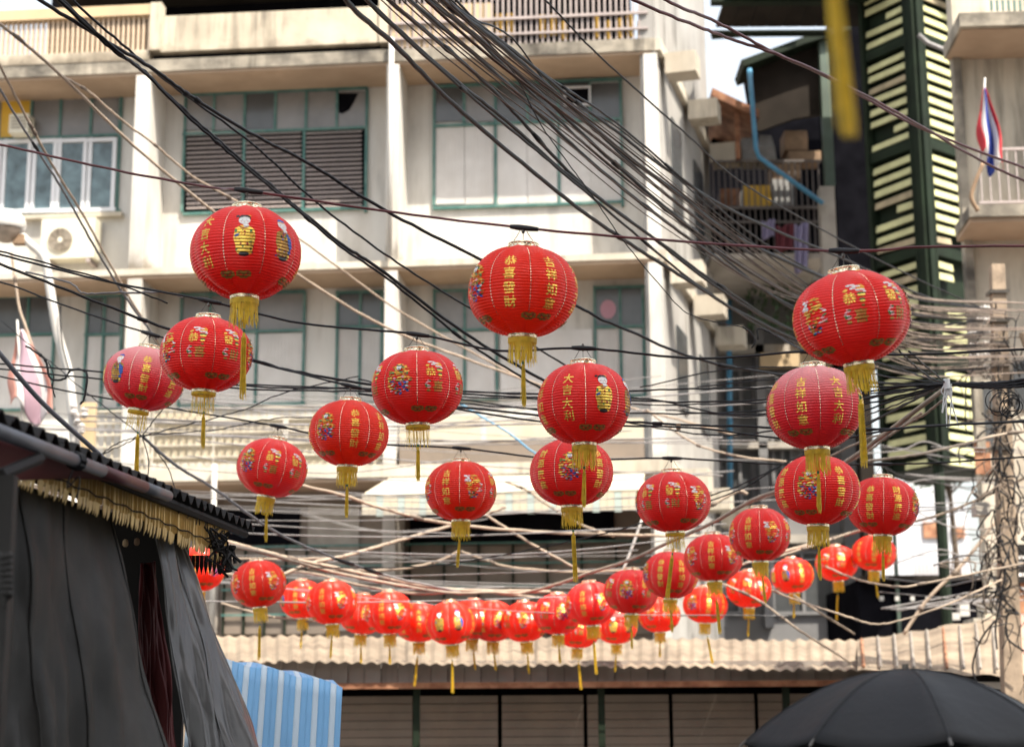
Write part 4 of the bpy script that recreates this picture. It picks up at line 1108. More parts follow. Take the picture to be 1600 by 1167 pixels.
part(FR_, "brown_shutter", M['rust'], rb, [(1524, 690, 1548, 740, .001, .05), (1575, 880, 1640, 970, .001, .05)])
sg = thing("sign_board", "narrow black sign board with two rows of worn white marks by the pole foot", "sign", FR_.P(*FR_.uz(1588, 912, .2), .2))
part(FR_, "board", M['black'], sg, [(1570, 850, 1612, 910, .1, .14)])
part(FR_, "marking", M['white'], sg, [(x, y, x + 5, y + 5, .1405, .144) for y in (868, 895) for x in (1578, 1585, 1592, 1599)])

def flag(name, label, P0, drop, w, mats, lean=0.0, pole=None, folds=3, seed=1):
    """limp flag hanging from the top corner; five stripes run down along its length"""
    t = thing(name, label, "flag", P0)
    rnd = random.Random(seed); prop = [1, 1, 2, 1, 1]; tot = 6; acc = 0
    for si, pr in enumerate(prop):
        a0, a1 = acc / tot, (acc + pr) / tot; acc += pr
        mb = MB()
        def fn(a, b, a0=a0, a1=a1):
            s = a0 + (a1 - a0) * a
            ww = w * (0.10 + 1.02 * b ** .75) * (1 - .16 * math.sin(b * 7 + 1) * b)
            x = (s - .4) * ww + lean * b * drop + .025 * math.sin(b * 8 + s * 5) * b
            y = .09 * math.sin(s * folds * 2 * PI + b * 3.5) * (.2 + b)
            z = -drop * b * (.80 + .22 * s - .10 * math.sin(s * 9) * b)
            return P0 + Vector((x, y, z))
        mb.grid(fn, 4 * pr, 22)
        mb.obj("flag_stripe", mats[si], t, smooth=True, solid=.004)
    if pole:
        mb = MB(); mb.tube(pole, .014, 6); mb.obj("flag_pole", M['whitepaint'], t, True)
fl = [M['flagred'], M['flagwhite'], M['flagblue'], M['flagwhite'], M['flagred']]
p0 = pt(1538, 138, 22.2)
flag("national_flag", "red, white and blue striped flag hanging limp in front of the cream balcony", p0, 1.22, .34, fl, .0, [pt(1539, 122, 22.2), pt(1535, 200, 22.25), pt(1526, 330, 22.4)], 1.5)
fm = [M['fadedred'], M['flagwhite'], M['fadedblue'], M['flagwhite'], M['fadedred']]
p0 = pt(32, 515, 19.5)
flag("national_flag", "sun-bleached pink and white flag hanging behind the stall roof", p0, 1.12, .60, fm, .13, [pt(27, 500, 19.5), pt(30, 560, 19.5), pt(40, 760, 19.5)], 1.2, 5)
mb = MB(); mb.tube(smooth_path([pt(1536, 255, 22), pt(1522, 290, 22), pt(1518, 310, 22), pt(1528, 330, 22)], 6), .03, 6); tag(mb.obj("hanging_rag", M['cardboard'], None, True), "twisted tan rag hanging under the balcony flag", "rag")

# ================================================================== distance between the tower and the pole
fb = thing("far_house", "distant white house with brown windows glimpsed under the cables", "house", pt(1430, 1150, 60))
FF = Frame(1430, 60.0, 0)
part(FF, "wall", M['farwhite'], fb, [(1385, 790, 1520, 1120, -6, 0)])
part(FF, "far_window", M['rust'], fb, [(1443, 815, 1472, 840, .001, .1), (1487, 822, 1508, 840, .001, .1)])
part(FF, "balcony_rail", M['ironrail'], fb, [(1430 + k * 6, 880, 1432 + k * 6, 905, .3, .36) for k in range(14)])
mb = MB(); FF.pbox(mb, 1395, 905, 1520, 1000, .01, 1.0); mb.obj("ground_storey", M['darkvoid'], fb)
hl = thing("tall_house", "tall pale house far behind the white one, top cut by the cables", "house", pt(1420, 1150, 85))
FH = Frame(1420, 85.0, 0); part(FH, "wall", M['farwhite'], hl, [(1380, 735, 1500, 1130, -6, 0)])
part(FH, "far_window", M['greywall'], hl, [(1395, 760, 1410, 775, .001, .2), (1470, 760, 1485, 775, .001, .2)])
st = thing("market_stalls", "dark low market sheds behind the tin roof, under the hanging cables", "shed", pt(1430, 1150, 29))
FT = Frame(1430, 29.0, 0)
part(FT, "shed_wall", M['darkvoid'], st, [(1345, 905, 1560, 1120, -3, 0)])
part(FT, "shed_post", M['palegreen'], st, [(1397, 720, 1402, 1000, .02, .1)])
part(FT, "shed_beam", M['darkroof'], st, [(1345, 898, 1560, 906, .02, .2)])
part(FT, "string_light_bulb", M['whitepaint'], st, [(1375 + k * 24, 931, 1381 + k * 24, 938, .3, .36) for k in range(7)])
part(FT, "paper_bag", M['whitepaint'], st, [(1478, 957, 1500, 968, .3, .5), (1500, 942, 1515, 962, .3, .5)])

# tree
def tree(px, py, Y, w, h, n, label):
    base = pt(px, py + 150, Y); base.z = 0
    t = thing("street_tree", label, "tree", base)
    cz = pt(px, py, Y).z; mb = MB(); rnd = random.Random(px)
    mb.tube([base, base + Vector((.1, 0, cz * .6)), Vector((base.x, base.y, cz))], .12, 6, r1=.04)
    mb.obj("trunk", M['bark'], t)
    mb = MB(); lv = MB()
    for k in range(26):
        a, e = rnd.uniform(0, 2 * PI), rnd.uniform(-.4, 1.3)
        tip = Vector((base.x + w * rnd.uniform(.4, 1) * math.cos(a), base.y + w * math.sin(a), cz + h * math.sin(e) * rnd.uniform(.3, 1)))
        st_ = Vector((base.x, base.y, cz - h * rnd.uniform(0, .5)))
        mb.tube([st_, st_.lerp(tip, .5) + Vector((0, 0, .1)), tip], .03, 4, r1=.008)
        for q in range(n):
            c = st_.lerp(tip, rnd.uniform(.4, 1.05)) + Vector((rnd.gauss(0, .14), rnd.gauss(0, .14), rnd.gauss(0, .12)))
            u = Vector((rnd.gauss(0, 1), rnd.gauss(0, 1), rnd.gauss(0, 1))).normalized(); v = u.orthogonal().normalized(); s = rnd.uniform(.04, .08)
            lv.add([c - u * s, c + v * s * .5, c + u * s, c - v * s * .5], [(0, 1, 2, 3)])
    mb.obj("branches", M['bark'], t); tag(lv.obj("crown", M['leaf'], t), kind="stuff")
tree(1490, 735, 36, 1.1, 1.2, 26, "thin dark tree silhouetted against the white house under the cables")
# creeping plant on the grey building
mb = MB(); rnd = random.Random(2)
for k in range(420):
    c = pt(rnd.choice([1180, 1205, 1240, 1200, 1225]) + rnd.gauss(0, 12), rnd.choice([425, 445, 470, 500, 415]) + rnd.gauss(0, 9), 33.2 - rnd.random() * .4)
    u = Vector((rnd.gauss(0, 1), rnd.gauss(0, 1), rnd.gauss(0, 1))).normalized(); v = u.orthogonal().normalized(); s = rnd.uniform(.04, .08)
    mb.add([c - u * s, c + v * s * .6, c + u * s, c - v * s * .6], [(0, 1, 2, 3)])
tag(mb.obj("ivy", M['leaf']), "sparse creeper trailing down the white parapet of the grey building", "plant", kind="stuff")

# ================================================================== tin roofed stalls in front of the block
def tin_roof(name, label, xl, xr, Ye, ye_l, ye_r, Yr, yr_l, yr_r, pitch, m, sheet_w=4, mats=None, seed=1, parent=None, over=.0):
    """corrugated roof: eave and ridge given by the photo rows at their distances; each sheet is its own part"""
    t = parent or thing(name, label, "roof", pt((xl + xr) / 2, 1120, Ye))
    E0, E1, R0, R1 = pt(xl, ye_l, Ye), pt(xr, ye_r, Ye), pt(xl, yr_l, Yr), pt(xr, yr_r, Yr)
    n = max(1, int((E1 - E0).length / (pitch * sheet_w))); rnd = random.Random(seed)
    for i in range(n):
        a0, a1 = i / n, (i + 1) / n; lift = .012 * (i % 2) + rnd.uniform(0, .008); ext = rnd.uniform(-.03, .07)
        mb = MB(); nu = sheet_w * 6
        def P_(s, v, dz=0):
            e = E0.lerp(E1, a0 + (a1 - a0) * s * 1.0); r_ = R0.lerp(R1, a0 + (a1 - a0) * s)
            e2 = e + (e - r_).normalized() * ext
            p = e2.lerp(r_, v); w = math.sin(2 * PI * s * sheet_w)
            w = math.copysign(abs(w) ** .6, w)
            return p + Vector((0, 0, .014 * w + lift + dz - .02 * math.sin(v * PI) * rnd2[i % 7]))
        rnd2 = [0, .3, 1, .2, .7, .1, .5]
        mb.grid(lambda a, b: P_(a, b), nu, 5)
        mt = mats[rnd.randrange(len(mats))] if mats else m
        mb.obj("roof_sheet", mt, t, solid=.006)
    return t
tr1 = tin_roof("tin_roof", "long low roof of weathered cream tin sheets under the sunlit lanterns", 332, 1345, 20.6, 1033, 1048, 22.8, 994, 1002, .145, M['tin'], 5, seed=3)
tr2 = tin_roof("tin_roof", "higher tin roof beside it, streaked with dark seams below the utility pole", 1340, 1590, 19.6, 1046, 1058, 23.2, 1000, 962, .30, M['tin'], 2, seed=8)
tin_roof("tin_roof", "", 1592, 1700, 19.6, 1056, 1060, 23.2, 962, 955, .30, M['tinpink'], 2, seed=4, parent=tr2)
# rust and debris strips on the second roof
for i in range(10):
    mb = MB(); x = 1350 + i * 26
    a, b = pt(x, 1046 + i * .4, 19.6) + Vector((0, 0, .035)), pt(x - 4 - i * .5, 1000 - i * 3.6, 23.2) + Vector((0, 0, .035))
    mb.tube([a, a.lerp(b, .5), a.lerp(b, .95)], .020, 4); mb.obj("seam_cap", M['rust'] if i % 5 == 0 else M['tingrey'], tr2)
# fascia boards hanging under the eaves
ff = thing("tin_fascia_stall", "row of grey upright tin sheets closing the stall front under the long cream tin roof", "stall", pt(840, 1150, 20.9))
for i in range(40):
    x0 = 336 + i * 26; mb = MB()
    a, b = pt(x0, 1040, 20.85), pt(x0 + 25.2, 1040, 20.85); zt = a.z + .06; zb_ = pt(x0, 1067, 20.85).z
    mb.box8([(a.x, a.y, zb_), (b.x, b.y - .03 * (i % 2), zb_), (b.x, b.y + .03, zb_), (a.x, a.y + .03, zb_), (a.x, a.y, zt), (b.x, b.y - .03 * (i % 2), zt), (b.x, b.y + .03, zt), (a.x, a.y + .03, zt)])
    mb.obj("fascia_sheet", M['tingrey'], ff)
mb = MB(); a, b = pt(330, 1068, 20.8), pt(1380, 1068, 20.8); mb.box(a.x, b.x, a.y - .05, a.y + .02, a.z - .07, a.z - .001); mb.obj("fascia_rail", M['rust'], ff)
mb = MB(); mb.box(-3.6, 5.2, 22.4, 22.5, 0, 2.6); mb.obj("stall_back_wall", M['darkvoid'], ff)
for k, x in enumerate((-3.4, -1.2, 1.0, 3.2, 5.0)):
    mb = MB(); mb.box(x, x + .08, 20.9, 20.98, 0, 2.3); mb.obj("stall_post", M['darkgreen'], ff)
for k in range(8):                                     # rolled-down shutters in the stall's shade
    mb = MB(); x = -3.3 + k * 1.05; z = .13
    while z < 2.15: mb.box(x, x + 1.0, 21.6 + .01 * (int(z * 10) % 2), 21.65, z, z + .095); z += .1
    mb.obj("shutter", M['brownpanel'], ff)
sp = thing("stall_front", "shaded stall front with pale counter edge under the higher tin roof", "stall", pt(1560, 1160, 20))
mb = MB(); a, b = pt(1395, 1066, 19.9), pt(1690, 1066, 19.9); mb.box(a.x, b.x, 19.9, 20.0, a.z - .08, a.z + .0); mb.obj("counter_edge", M['whitepaint'], sp)
mb = MB(); mb.box(a.x, b.x, 20.05, 20.2, 0, a.z + .12); mb.obj("dark_panel", M['charcoal'], sp)
bx = thing("parapet_block", "small cream parapet block on the roof edge beside the cable-covered pole", "wall", pt(1560, 975, 23.6))
mb = MB(); a, b = pt(1540, 972, 23.6), pt(1576, 930, 23.6); mb.box(a.x, b.x, 23.6, 24.0, a.z - 1.5, b.z); mb.box(a.x - .12, b.x + .1, 23.5, 24.05, b.z, b.z + .06); mb.box(a.x - .2, b.x + .6, 23.45, 24.0, a.z - .05, a.z + .05); mb.obj("block", M['plaster'], bx)

# ================================================================== near stall with awning
stl = thing("street_stall", "dark roofed street stall with yellow scalloped valance and grey tarpaulins", "stall", Vector((-1.9, 7, 0)))
EY0, EY1 = 4.6, 9.2
def edge(t, dz=0, dx=0):      # eave of the near stall roof
    a, b = pt(0, 650, 5.5), pt(398, 824, 9.2)
    p = a.lerp(b, (EY0 + (EY1 - EY0) * t - 5.5) / 3.7)
    return p + Vector((dx, 0, dz))
ns = 9
for i in range(ns):
    mb = MB(); t0, t1 = i / ns, (i + 1) / ns; wv = 4
    mb.grid(lambda a, b: edge(t0 + (t1 - t0) * a) + Vector((-2.4 * b - .004 * (i % 2), 0, .55 * b + .020 * math.copysign(abs(math.sin(2 * PI * a * wv)) ** .5, math.sin(2 * PI * a * wv)) + .003 * (i % 2))), wv * 8, 4)
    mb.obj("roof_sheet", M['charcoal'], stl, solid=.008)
for k in range(3):
    mb = MB(); a, b = edge(.02, -.045 + .10 * k, -.03 - .42 * k), edge(.98, -.045 + .10 * k, -.03 - .42 * k)
    mb.tube([a, b], .022, 6); mb.obj("roof_batten", M['charcoal'], stl)
# the pipe below the eave, grey with a maroon length
pa, pb = pt(-60, 652, 4.9), pt(250, 770, 7.3)
def pp(t): return pa.lerp(pb, t)
mb = MB(); mb.tube([pp(0), pp(.62)], .024, 14); mb.obj("support_pipe", M['pipegrey'], stl, True)
mb = MB(); mb.tube([pp(.6201), pp(.885)], .0245, 14); mb.obj("support_pipe", M['pipemaroon'], stl, True)
mb = MB(); mb.tube([pp(.8851), pp(1.06)], .024, 14); mb.obj("support_pipe", M['pipegrey'], stl, True)
mb = MB()
for k in range(5): 
    c = pp(.47 + k * .006); mb.tube([c + Vector((.028 * math.cos(t), 0, .03 * math.sin(t))) for t in [2 * PI * i / 10 for i in range(11)]], .004, 4)
mb.tube(smooth_path([pp(.48) + Vector((0, -.02, -.02)), pp(.48) + Vector((-.02, -.03, -.10)), pp(.49) + Vector((.015, -.03, -.06)), pp(.49) + Vector((.01, -.03, -.14))], 5), .003, 4)
mb.obj("binding_wire", M['rubber'], stl)
mb = MB(); mb.tube([pt(0, 742, 5.2), pt(62, 716, 5.6)], .02, 6); mb.obj("bracket", M['charcoal'], stl)
# maroon lining under the roof, ending in a straight lower edge
def quad_cloth(name, corners, m, n=14, amp=.01, fr_=2, solid=.004):
    a, b, c, d = corners; mb = MB()
    def f(s, t):
        p = a.lerp(b, s).lerp(d.lerp(c, s), t); return p + Vector((0, amp * math.sin(s * fr_ * 2 * PI) * t, amp * .6 * math.sin(s * fr_ * PI + t * 3)))
    mb.grid(f, n, n); return mb.obj(name, m, stl, True, solid)
quad_cloth("maroon_lining", [pt(-80, 664, 5.05), pt(262, 776, 7.45), pt(205, 748, 7.3), pt(-80, 747, 5.2)], M['darkred'])
# pleated scalloped valance
va, vb = pt(-30, 738, 5.6), pt(352, 880, 8.7)
vtop = .19
npl = 96; prev = None
pl = MB(); wdt = (vb - va).length / npl
for (nm, sc) in (("a", 0), ("b", 1), ("c", 2)):
    pass
dirv = (vb - va).normalized(); perp = Vector((dirv.y, -dirv.x, 0)).normalized()
meshes = []
for v_ in range(3):
    mb = MB(); h = vtop; dd = [.030, .055, .042][v_]
    w2 = wdt * .46
    pts2 = [(-w2, 0), (-w2, h - dd - .02), (-w2 * .75, h - dd * .55), (0, h), (w2 * .75, h - dd * .55), (w2, h - dd - .02), (w2, 0)]
    fr0 = [Vector((x, .006 * math.cos(x / w2 * PI / 2), -y)) for x, y in pts2]
    bk = [p - Vector((0, .003, 0)) for p in fr0]
    n = len(pts2)
    mb.add(fr0 + bk, [tuple(range(n)), tuple(range(n, 2 * n))[::-1]] + [(i, n + i, n + (i + 1) % n, (i + 1) % n) for i in range(n)])
    mb.add([(w2, -.002, -.0), (w2 * 1.06, -.010, 0), (w2 * 1.06, -.010, -h + .05), (w2, -.002, -h + .05)], [(0, 1, 2, 3)])
    meshes.append(mb.mesh("valance_pleat", M['valance']))
ang = math.atan2(dirv.y, dirv.x)
for i in range(npl):
    p = va.lerp(vb, (i + .5) / npl); rnd = random.Random(i)
    o = link("valance_pleat", meshes[i % 3], stl, loc=Vector((p.x, p.y, p.z + vtop + rnd.uniform(-.006, .006))), rot=(rnd.uniform(-.05, .05), 0, ang))
# stitched cord along the scallops and torn dark remnants at the far end
mb = MB(); mb.tube(smooth_path([va.lerp(vb, t / 40) + perp * .012 + Vector((0, 0, .075 + .006 * math.sin(t * 2.1))) for t in range(41)], 2), .0035, 4); mb.obj("valance_cord", M['charcoal'], stl)
mb = MB(); rnd = random.Random(6)
for k in range(26):
    c = va.lerp(vb, rnd.uniform(.86, .995)) + perp * .02 + Vector((0, 0, rnd.uniform(-.02, .12)))
    mb.tube(smooth_path([c + Vector((rnd.gauss(0, .03), rnd.gauss(0, .03), rnd.gauss(0, .035))) for _ in range(4)], 4), rnd.uniform(.003, .009), 4)
mb.obj("torn_binding", M['charcoal'], stl)
mb = MB(); r0, r1 = pt(272, 876, 9.3), pt(352, 876, 9.3); nn = 12
for i in range(nn):
    a, b = r0.lerp(r1, i / nn), r0.lerp(r1, (i + .95) / nn); m_ = a.lerp(b, .5)
    mb.add([a + Vector((0, 0, .03)), b + Vector((0, 0, .03)), b - Vector((0, 0, .03)), m_ - Vector((0, 0, .075)), a - Vector((0, 0, .03))], [(0, 1, 2, 3, 4)])
mb.obj("dark_scallop_trim", M['charcoal'], stl, solid=.004)
mb = MB()
for k in range(9):
    tt = .55 + .05 * k; c = va.lerp(vb, tt) + perp * .02 + Vector((0, 0, .2 - .01 * k))
    mb.tube(smooth_path([c + Vector((0, .03 * q, .03 * math.sin(q * 1.7 + k))) for q in range(4)], 4), .0028, 4)
mb.obj("loose_wire", M['charcoal'], stl)
# tarpaulins
def tarp(name, top, bot, m, folds, amp, seed, label=None, seams=()):
    mb = MB(); tp = [pt(*q) for q in top]; bt = [pt(*q) for q in bot]; rnd = random.Random(seed)
    ph = [rnd.uniform(0, 6) for _ in range(4)]
    tp = smooth_path(tp, 12); bt = smooth_path(bt, 12); n = min(len(tp), len(bt)) - 1
    def at(L_, s): 
        q = s * (len(L_) - 1); i = min(int(q), len(L_) - 2); return L_[i].lerp(L_[i + 1], q - i)
    def f(s, t):
        p = at(tp, s).lerp(at(bt, s), t)
        w = amp * (math.sin(s * folds * 2 * PI + ph[0] + t * .8) + .5 * math.sin(s * folds * 4.7 * PI + ph[1] - t * 1.4)) * (.25 + t)
        w += .012 * math.sin(t * 13 + s * 9 + ph[2]) + .016 * abs(math.sin(s * 23 + t * 5 + ph[1])) * (.3 + t) + .012 * abs(math.sin(s * 11 - t * 9 + ph[3])) - .010 * abs(math.sin(s * 37 + t * 16 + ph[0])) * t
        return p + Vector((w * .8, -w * .5, 0))
    mb.grid(f, 110, 40)
    o = mb.obj(name, m, stl, True, .004)
    if label: o['label'] = label
    for sv in seams:
        e = MB(); e.tube([f(sv, t / 30) + Vector((.004, -.006, 0)) for t in range(31)], .0035, 4); e.obj("seam", m, o)
    return o
tarp("tarpaulin", [(-20, 742, 6.0), (40, 760, 6.3), (100, 782, 6.8), (172, 800, 7.4)], [(-20, 1330, 6.0), (80, 1330, 6.3), (170, 1330, 6.7), (292, 1330, 7.2)], M['tarp'], 2.6, .022, 3, "wide dark grey tarpaulin curtain", (.28, .62, .985))
tarp("tarpaulin", [(236, 800, 7.9), (256, 818, 8.1), (272, 834, 8.3), (285, 850, 8.5)], [(325, 1330, 7.7), (372, 1330, 7.8), (425, 1330, 7.9), (474, 1330, 8.2)], M['tarpshiny'], 2.2, .03, 5, "silvery grey tarpaulin flaring outwards at the stall's corner", (.03, .5))
tarp("red_cloth", [(214, 880, 8.3), (226, 880, 8.4), (240, 876, 8.5)], [(214, 1330, 8.2), (250, 1330, 8.3), (300, 1330, 8.4)], M['darkred'], 1.5, .02, 8)
mb = MB(); a, b = pt(-40, 700, 9.2), pt(262, 1300, 9.2); mb.box(a.x - 1.5, pt(292, 900, 9.2).x, 9.2, 9.25, 0, pt(200, 800, 9.2).z); mb.obj("back_panel", M['charcoal'], stl)
mb = MB(); a = pt(6, 900, 5.2); mb.box(a.x - .06, a.x + .014, 5.2, 5.25, 0, pt(6, 742, 5.2).z); mb.obj("corner_post", M['tarp'], stl)
mb = MB(); rnd = random.Random(3)
for k in range(7):
    z = 865 + k * 9; mb.tube(smooth_path([pt(-8, z, 5.1), pt(6, z + 6, 5.05), pt(15, z + 3 + k, 5.05), pt(8, z + 14, 5.08)], 5), .012, 6)
mb.tube(smooth_path([pt(4, 905, 5.05), pt(9, 930, 5.05), pt(6, 950, 5.05)], 5), .014, 5, r1=.003)
mb.obj("knotted_tie", M['tarp'], stl, True)
# goods faintly visible in the dark opening
for i, (x, y, c) in enumerate(((176, 842, 'cardboard'), (196, 848, 'yellowrail'), (214, 846, 'cardboard'))):
    p = pt(x, y, 8.9); mb = MB(); mb.lathe([(.008, -.02), (.016, -.01), (.014, .012), (.005, .02)], 10, p); mb.obj("hanging_pouch", M[c], stl)

# blue tarpaulin canopy
bt = thing("blue_canopy", "blue and white striped tarpaulin canopy sagging beside the grey tarpaulins", "canopy", Vector((-2.1, 12, 0)))
def bf(a, b):
    x = 300 + 235 * a; yb = 1032 + 36 * (max(0, (x - 345) / 175)) ** 1.15 if x > 345 else 1032
    p = pt(x, yb, 12.0); q = Vector((p.x - .25, 13.8, p.z + .10)); e = Vector((p.x, 11.8, p.z - .6))
    r = e.lerp(p, b * 2) if b < .5 else p.lerp(q, (b - .5) * 2)
    return r + Vector((0, 0, .012 * math.sin(a * 20 + b * 6)))
for k in range(26):
    mb = MB(); mb.grid(lambda a, b: bf((k + a) / 26, b), 3, 12); mb.obj("tarpaulin_stripe", M['bluetarp' if k % 3 else 'palebluetarp'], bt, True, .004)
for (x, y) in ((-2.0, 11.9), (-1.2, 12.0), (-2.1, 13.7)):
    mb = MB(); mb.tube([(x, y, 0), (x, y, pt(350, 1040, 12).z - .25)], .02, 6); mb.obj("pole", M['pipegrey'], bt)

# black umbrella
uc = pt(1415, 1046, 6.0)
um = thing("black_umbrella", "open black umbrella, its wet rounded top rising in front of the tin roof", "umbrella", Vector((uc.x, 6.0, 0)))
UR = .56
def uz(a, b):
    r = UR * b; z = -.24 * b ** 2.0; seg = (a * 8) % 1; sag = -.028 * math.sin(seg * PI) * b
    return uc + Vector((r * math.cos(2 * PI * a) * (1 - .05 * math.sin(seg * PI) * b), r * math.sin(2 * PI * a) * (1 - .05 * math.sin(seg * PI) * b), z + sag))
mb = MB(); mb.grid(lambda a, b: uz(a, .03 + .97 * b), 64, 12); mb.obj("canopy", M['umbrella'], um, True, .003)
for k in range(8):
    mb = MB(); mb.tube([uz(k / 8, .04 + .96 * q / 5) - Vector((0, 0, .008)) for q in range(6)], .004, 4); mb.tube([uz(k / 8, .985), uz(k / 8, 1.03)], .005, 5); mb.obj("rib", M['wire'], um)
    mb = MB(); mb.tube([uz(k / 8, .04 + .95 * q / 9) + Vector((0, 0, .002)) for q in range(10)], .003, 4); mb.obj("canopy_seam", M['umbrella'], um)
mb = MB(); mb.tube([uc + Vector((0, 0, .02)), Vector((uc.x, uc.y, .02))], .012, 8); mb.obj("shaft", M['wire'], um)
mb = MB(); mb.lathe([(.22, 0), (.22, .06), (.05, .09), (.03, .2)], 20, (uc.x, uc.y, 0)); mb.obj("base", M['concrete'], um)
mb = MB(); rnd = random.Random(4)
for k in range(150):
    p = uz(rnd.random(), rnd.uniform(.15, .9)) + Vector((0, 0, .003)); r = rnd.uniform(.001, .0022); mb.lathe([(r, 0), (r * .7, r * .6), (.0003, r * .8)], 6, p)
tag(mb.obj("water_drops", M['wire'], um), kind="stuff")

# ================================================================== street lamp
LY = 21.0
lamp = thing("street_lamp", "white street lamp with a bowl-shaped glass on a bent arm behind the stall roof", "street lamp", Vector((pt(130, 1100, LY).x, LY, 0)))
arm = smooth_path([pt(28, 360, LY), pt(45, 380, LY), pt(69, 404, LY), pt(78, 450, LY), pt(90, 520, LY), pt(106, 580, LY), pt(113, 640, LY), pt(118, 700, LY)], 5)
mb = MB(); mb.tube(arm, .050, 10, r1=.065); mb.obj("arm", M['whitepaint'], lamp, True)
a = arm[-1]; mb = MB(); mb.tube([a, Vector((a.x + .03, a.y, 0))], .085, 10); mb.obj("pole", M['whitepaint'], lamp, True)
hc = pt(10, 352, LY)
mb = MB(); mb.lathe([(.235, -.06), (.25, -.03), (.24, .06), (.19, .14), (.10, .19), (.01, .205)], 24, hc); mb.tube([hc + Vector((.12, 0, .06)), pt(34, 366, LY)], .11, 10, r1=.06); mb.obj("lamp_head", M['whitepaint'], lamp, True)
mb = MB(); mb.lathe([(.215, -.06), (.20, -.12), (.15, -.18), (.08, -.215), (.01, -.225)], 24, hc); mb.obj("glass_bowl", M['lampglass'], lamp, True)
mb = MB(); p = pt(33, 374, LY); mb.box(p.x - .09, p.x + .06, LY - .06, LY + .06, p.z - .07, p.z + .05); mb.obj("ballast_box", M['cardboard'], lamp)
mb = MB(); mb.tube(smooth_path([pt(95, 478, LY - .1), pt(94, 500, LY - .1), pt(98, 540, LY - .1), pt(108, 580, LY - .1)], 5), .012, 5); mb.obj("lamp_lead", M['rubber'], lamp)
mb = MB()
for (x, y) in ((121, 655), (132, 645), (127, 670), (115, 640)): p = pt(x, y, LY - .1); mb.lathe([(.02, -.07), (.05, -.04), (.035, 0), (.05, .04), (.02, .07)], 10, p)
mb.obj("insulator", M['insul'], lamp)
mb = MB(); a, b = pt(130, 626, LY), pt(142, 720, LY); mb.box(a.x - .05, b.x, LY + .1, LY + .2, b.z, a.z); mb.obj("meter_board", M['yellowrail'], lamp)

# ================================================================== utility pole and its cables
PY = 19.0
up = thing("utility_pole", "old square concrete utility pole smothered in cables and insulators", "utility pole", Vector((pt(1562, 1100, PY).x, PY, 0)))
a, b = pt(1560, 412, PY), pt(1575, 1060, PY)
mb = MB(); mb.box8([(b.x - .115, PY, 0), (b.x + .115, PY, 0), (b.x + .115, PY + .2, 0), (b.x - .115, PY + .2, 0), (a.x - .075, PY, a.z), (a.x + .075, PY, a.z), (a.x + .075, PY + .14, a.z), (a.x - .075, PY + .14, a.z)])
mb.obj("post", M['pole'], up)
for z_ in (455, 500, 535, 570, 640, 700):
    mb = MB(); c = pt(1562, z_, PY - .02); mb.box(c.x - .11, c.x + .11, PY - .03, PY + .17, c.z - .02, c.z + .02); mb.obj("pole_band", M['wire'], up)
INS = []
for r_, y in enumerate((482, 500, 519, 538, 556, 575)):
    for q in range(3):
        c = pt(1540 - q * 11, y + q * 1.5, PY - .05); mb = MB()
        mb.tube([c + Vector((-.05, 0, 0)), c + Vector((.05, 0, 0))], [.02, .02], 8); mb.tube([c + Vector((-.02, 0, 0)), c + Vector((.0, 0, 0))], .04, 10); mb.tube([c + Vector((.02, 0, 0)), c + Vector((.035, 0, 0))], .036, 10)
        mb.obj("insulator", M['insul'], up, True); INS.append(c)
mb = MB(); p0, p1 = pt(1500, 700, PY - .2), pt(1597, 520, PY - .2); mb.tube([p0 + Vector((1.1, 0, -.0)), p1], .04, 6); mb.obj("strut", M['pole'], up)
mb = MB(); a, b = pt(1517, 788, PY), pt(1540, 808, PY); mb.box(a.x, b.x, PY - .2, PY, b.z, a.z); mb.obj("junction_box", M['concrete'], up)

M['wirebeige'] = mat("dusty_brown_wire", (0.17, 0.13, 0.105), .7, var=.3, vscale=6)
M['browncable'] = mat("brown_weathered_cable", (0.15, 0.115, 0.09), .7, var=.3, vscale=6)
CB = {'k': M['rubber'], 'b': M['beigecable'], 'g': M['greycable'], 'r': M['rubberred'], 'w': M['whitepaint'], 't': M['pipegrey']}
cn = [0]
BN = "black strands of the thick horizontal bundle right of the white tie"
def cable(label, pts, r=.010, m='k', group=None, name="overhead_cable", wob=.004, cat="cable"):
    cn[0] += 1
    mb = MB(); P_ = smooth_path([pt(*q) if not isinstance(q, Vector) else q for q in pts], 9, wob, cn[0])
    mb.tube(P_, r, 6)
    o = tag(mb.obj(name, CB[m], None, True), label, cat, group)
    if r > .0075 and m in 'kbg' and name in ('overhead_cable', 'slack_cable') and group != BN:      # taped splices
        rq = random.Random(cn[0] * 7)
        for _ in range(rq.choice((1, 2, 2, 3))):
            i = rq.randrange(6, len(P_) - 7); e = MB(); n_ = rq.choice((1, 2))
            q = P_[i:i + n_ + 1]; e.tube([q[0], q[0].lerp(q[-1], .12), q[0].lerp(q[-1], .88), q[-1]] if n_ == 1 else [q[0]] + q[1:], [r * 1.02] + [r * 1.55] * (2 if n_ == 1 else 1) + [r * 1.02], 7)
            e.obj("splice", M['rubber'] if m != 'b' else M['browncable'], o, True)
    return o
def sleeve(x, y, Y, x2, y2, Y2, r=.016):
    pass

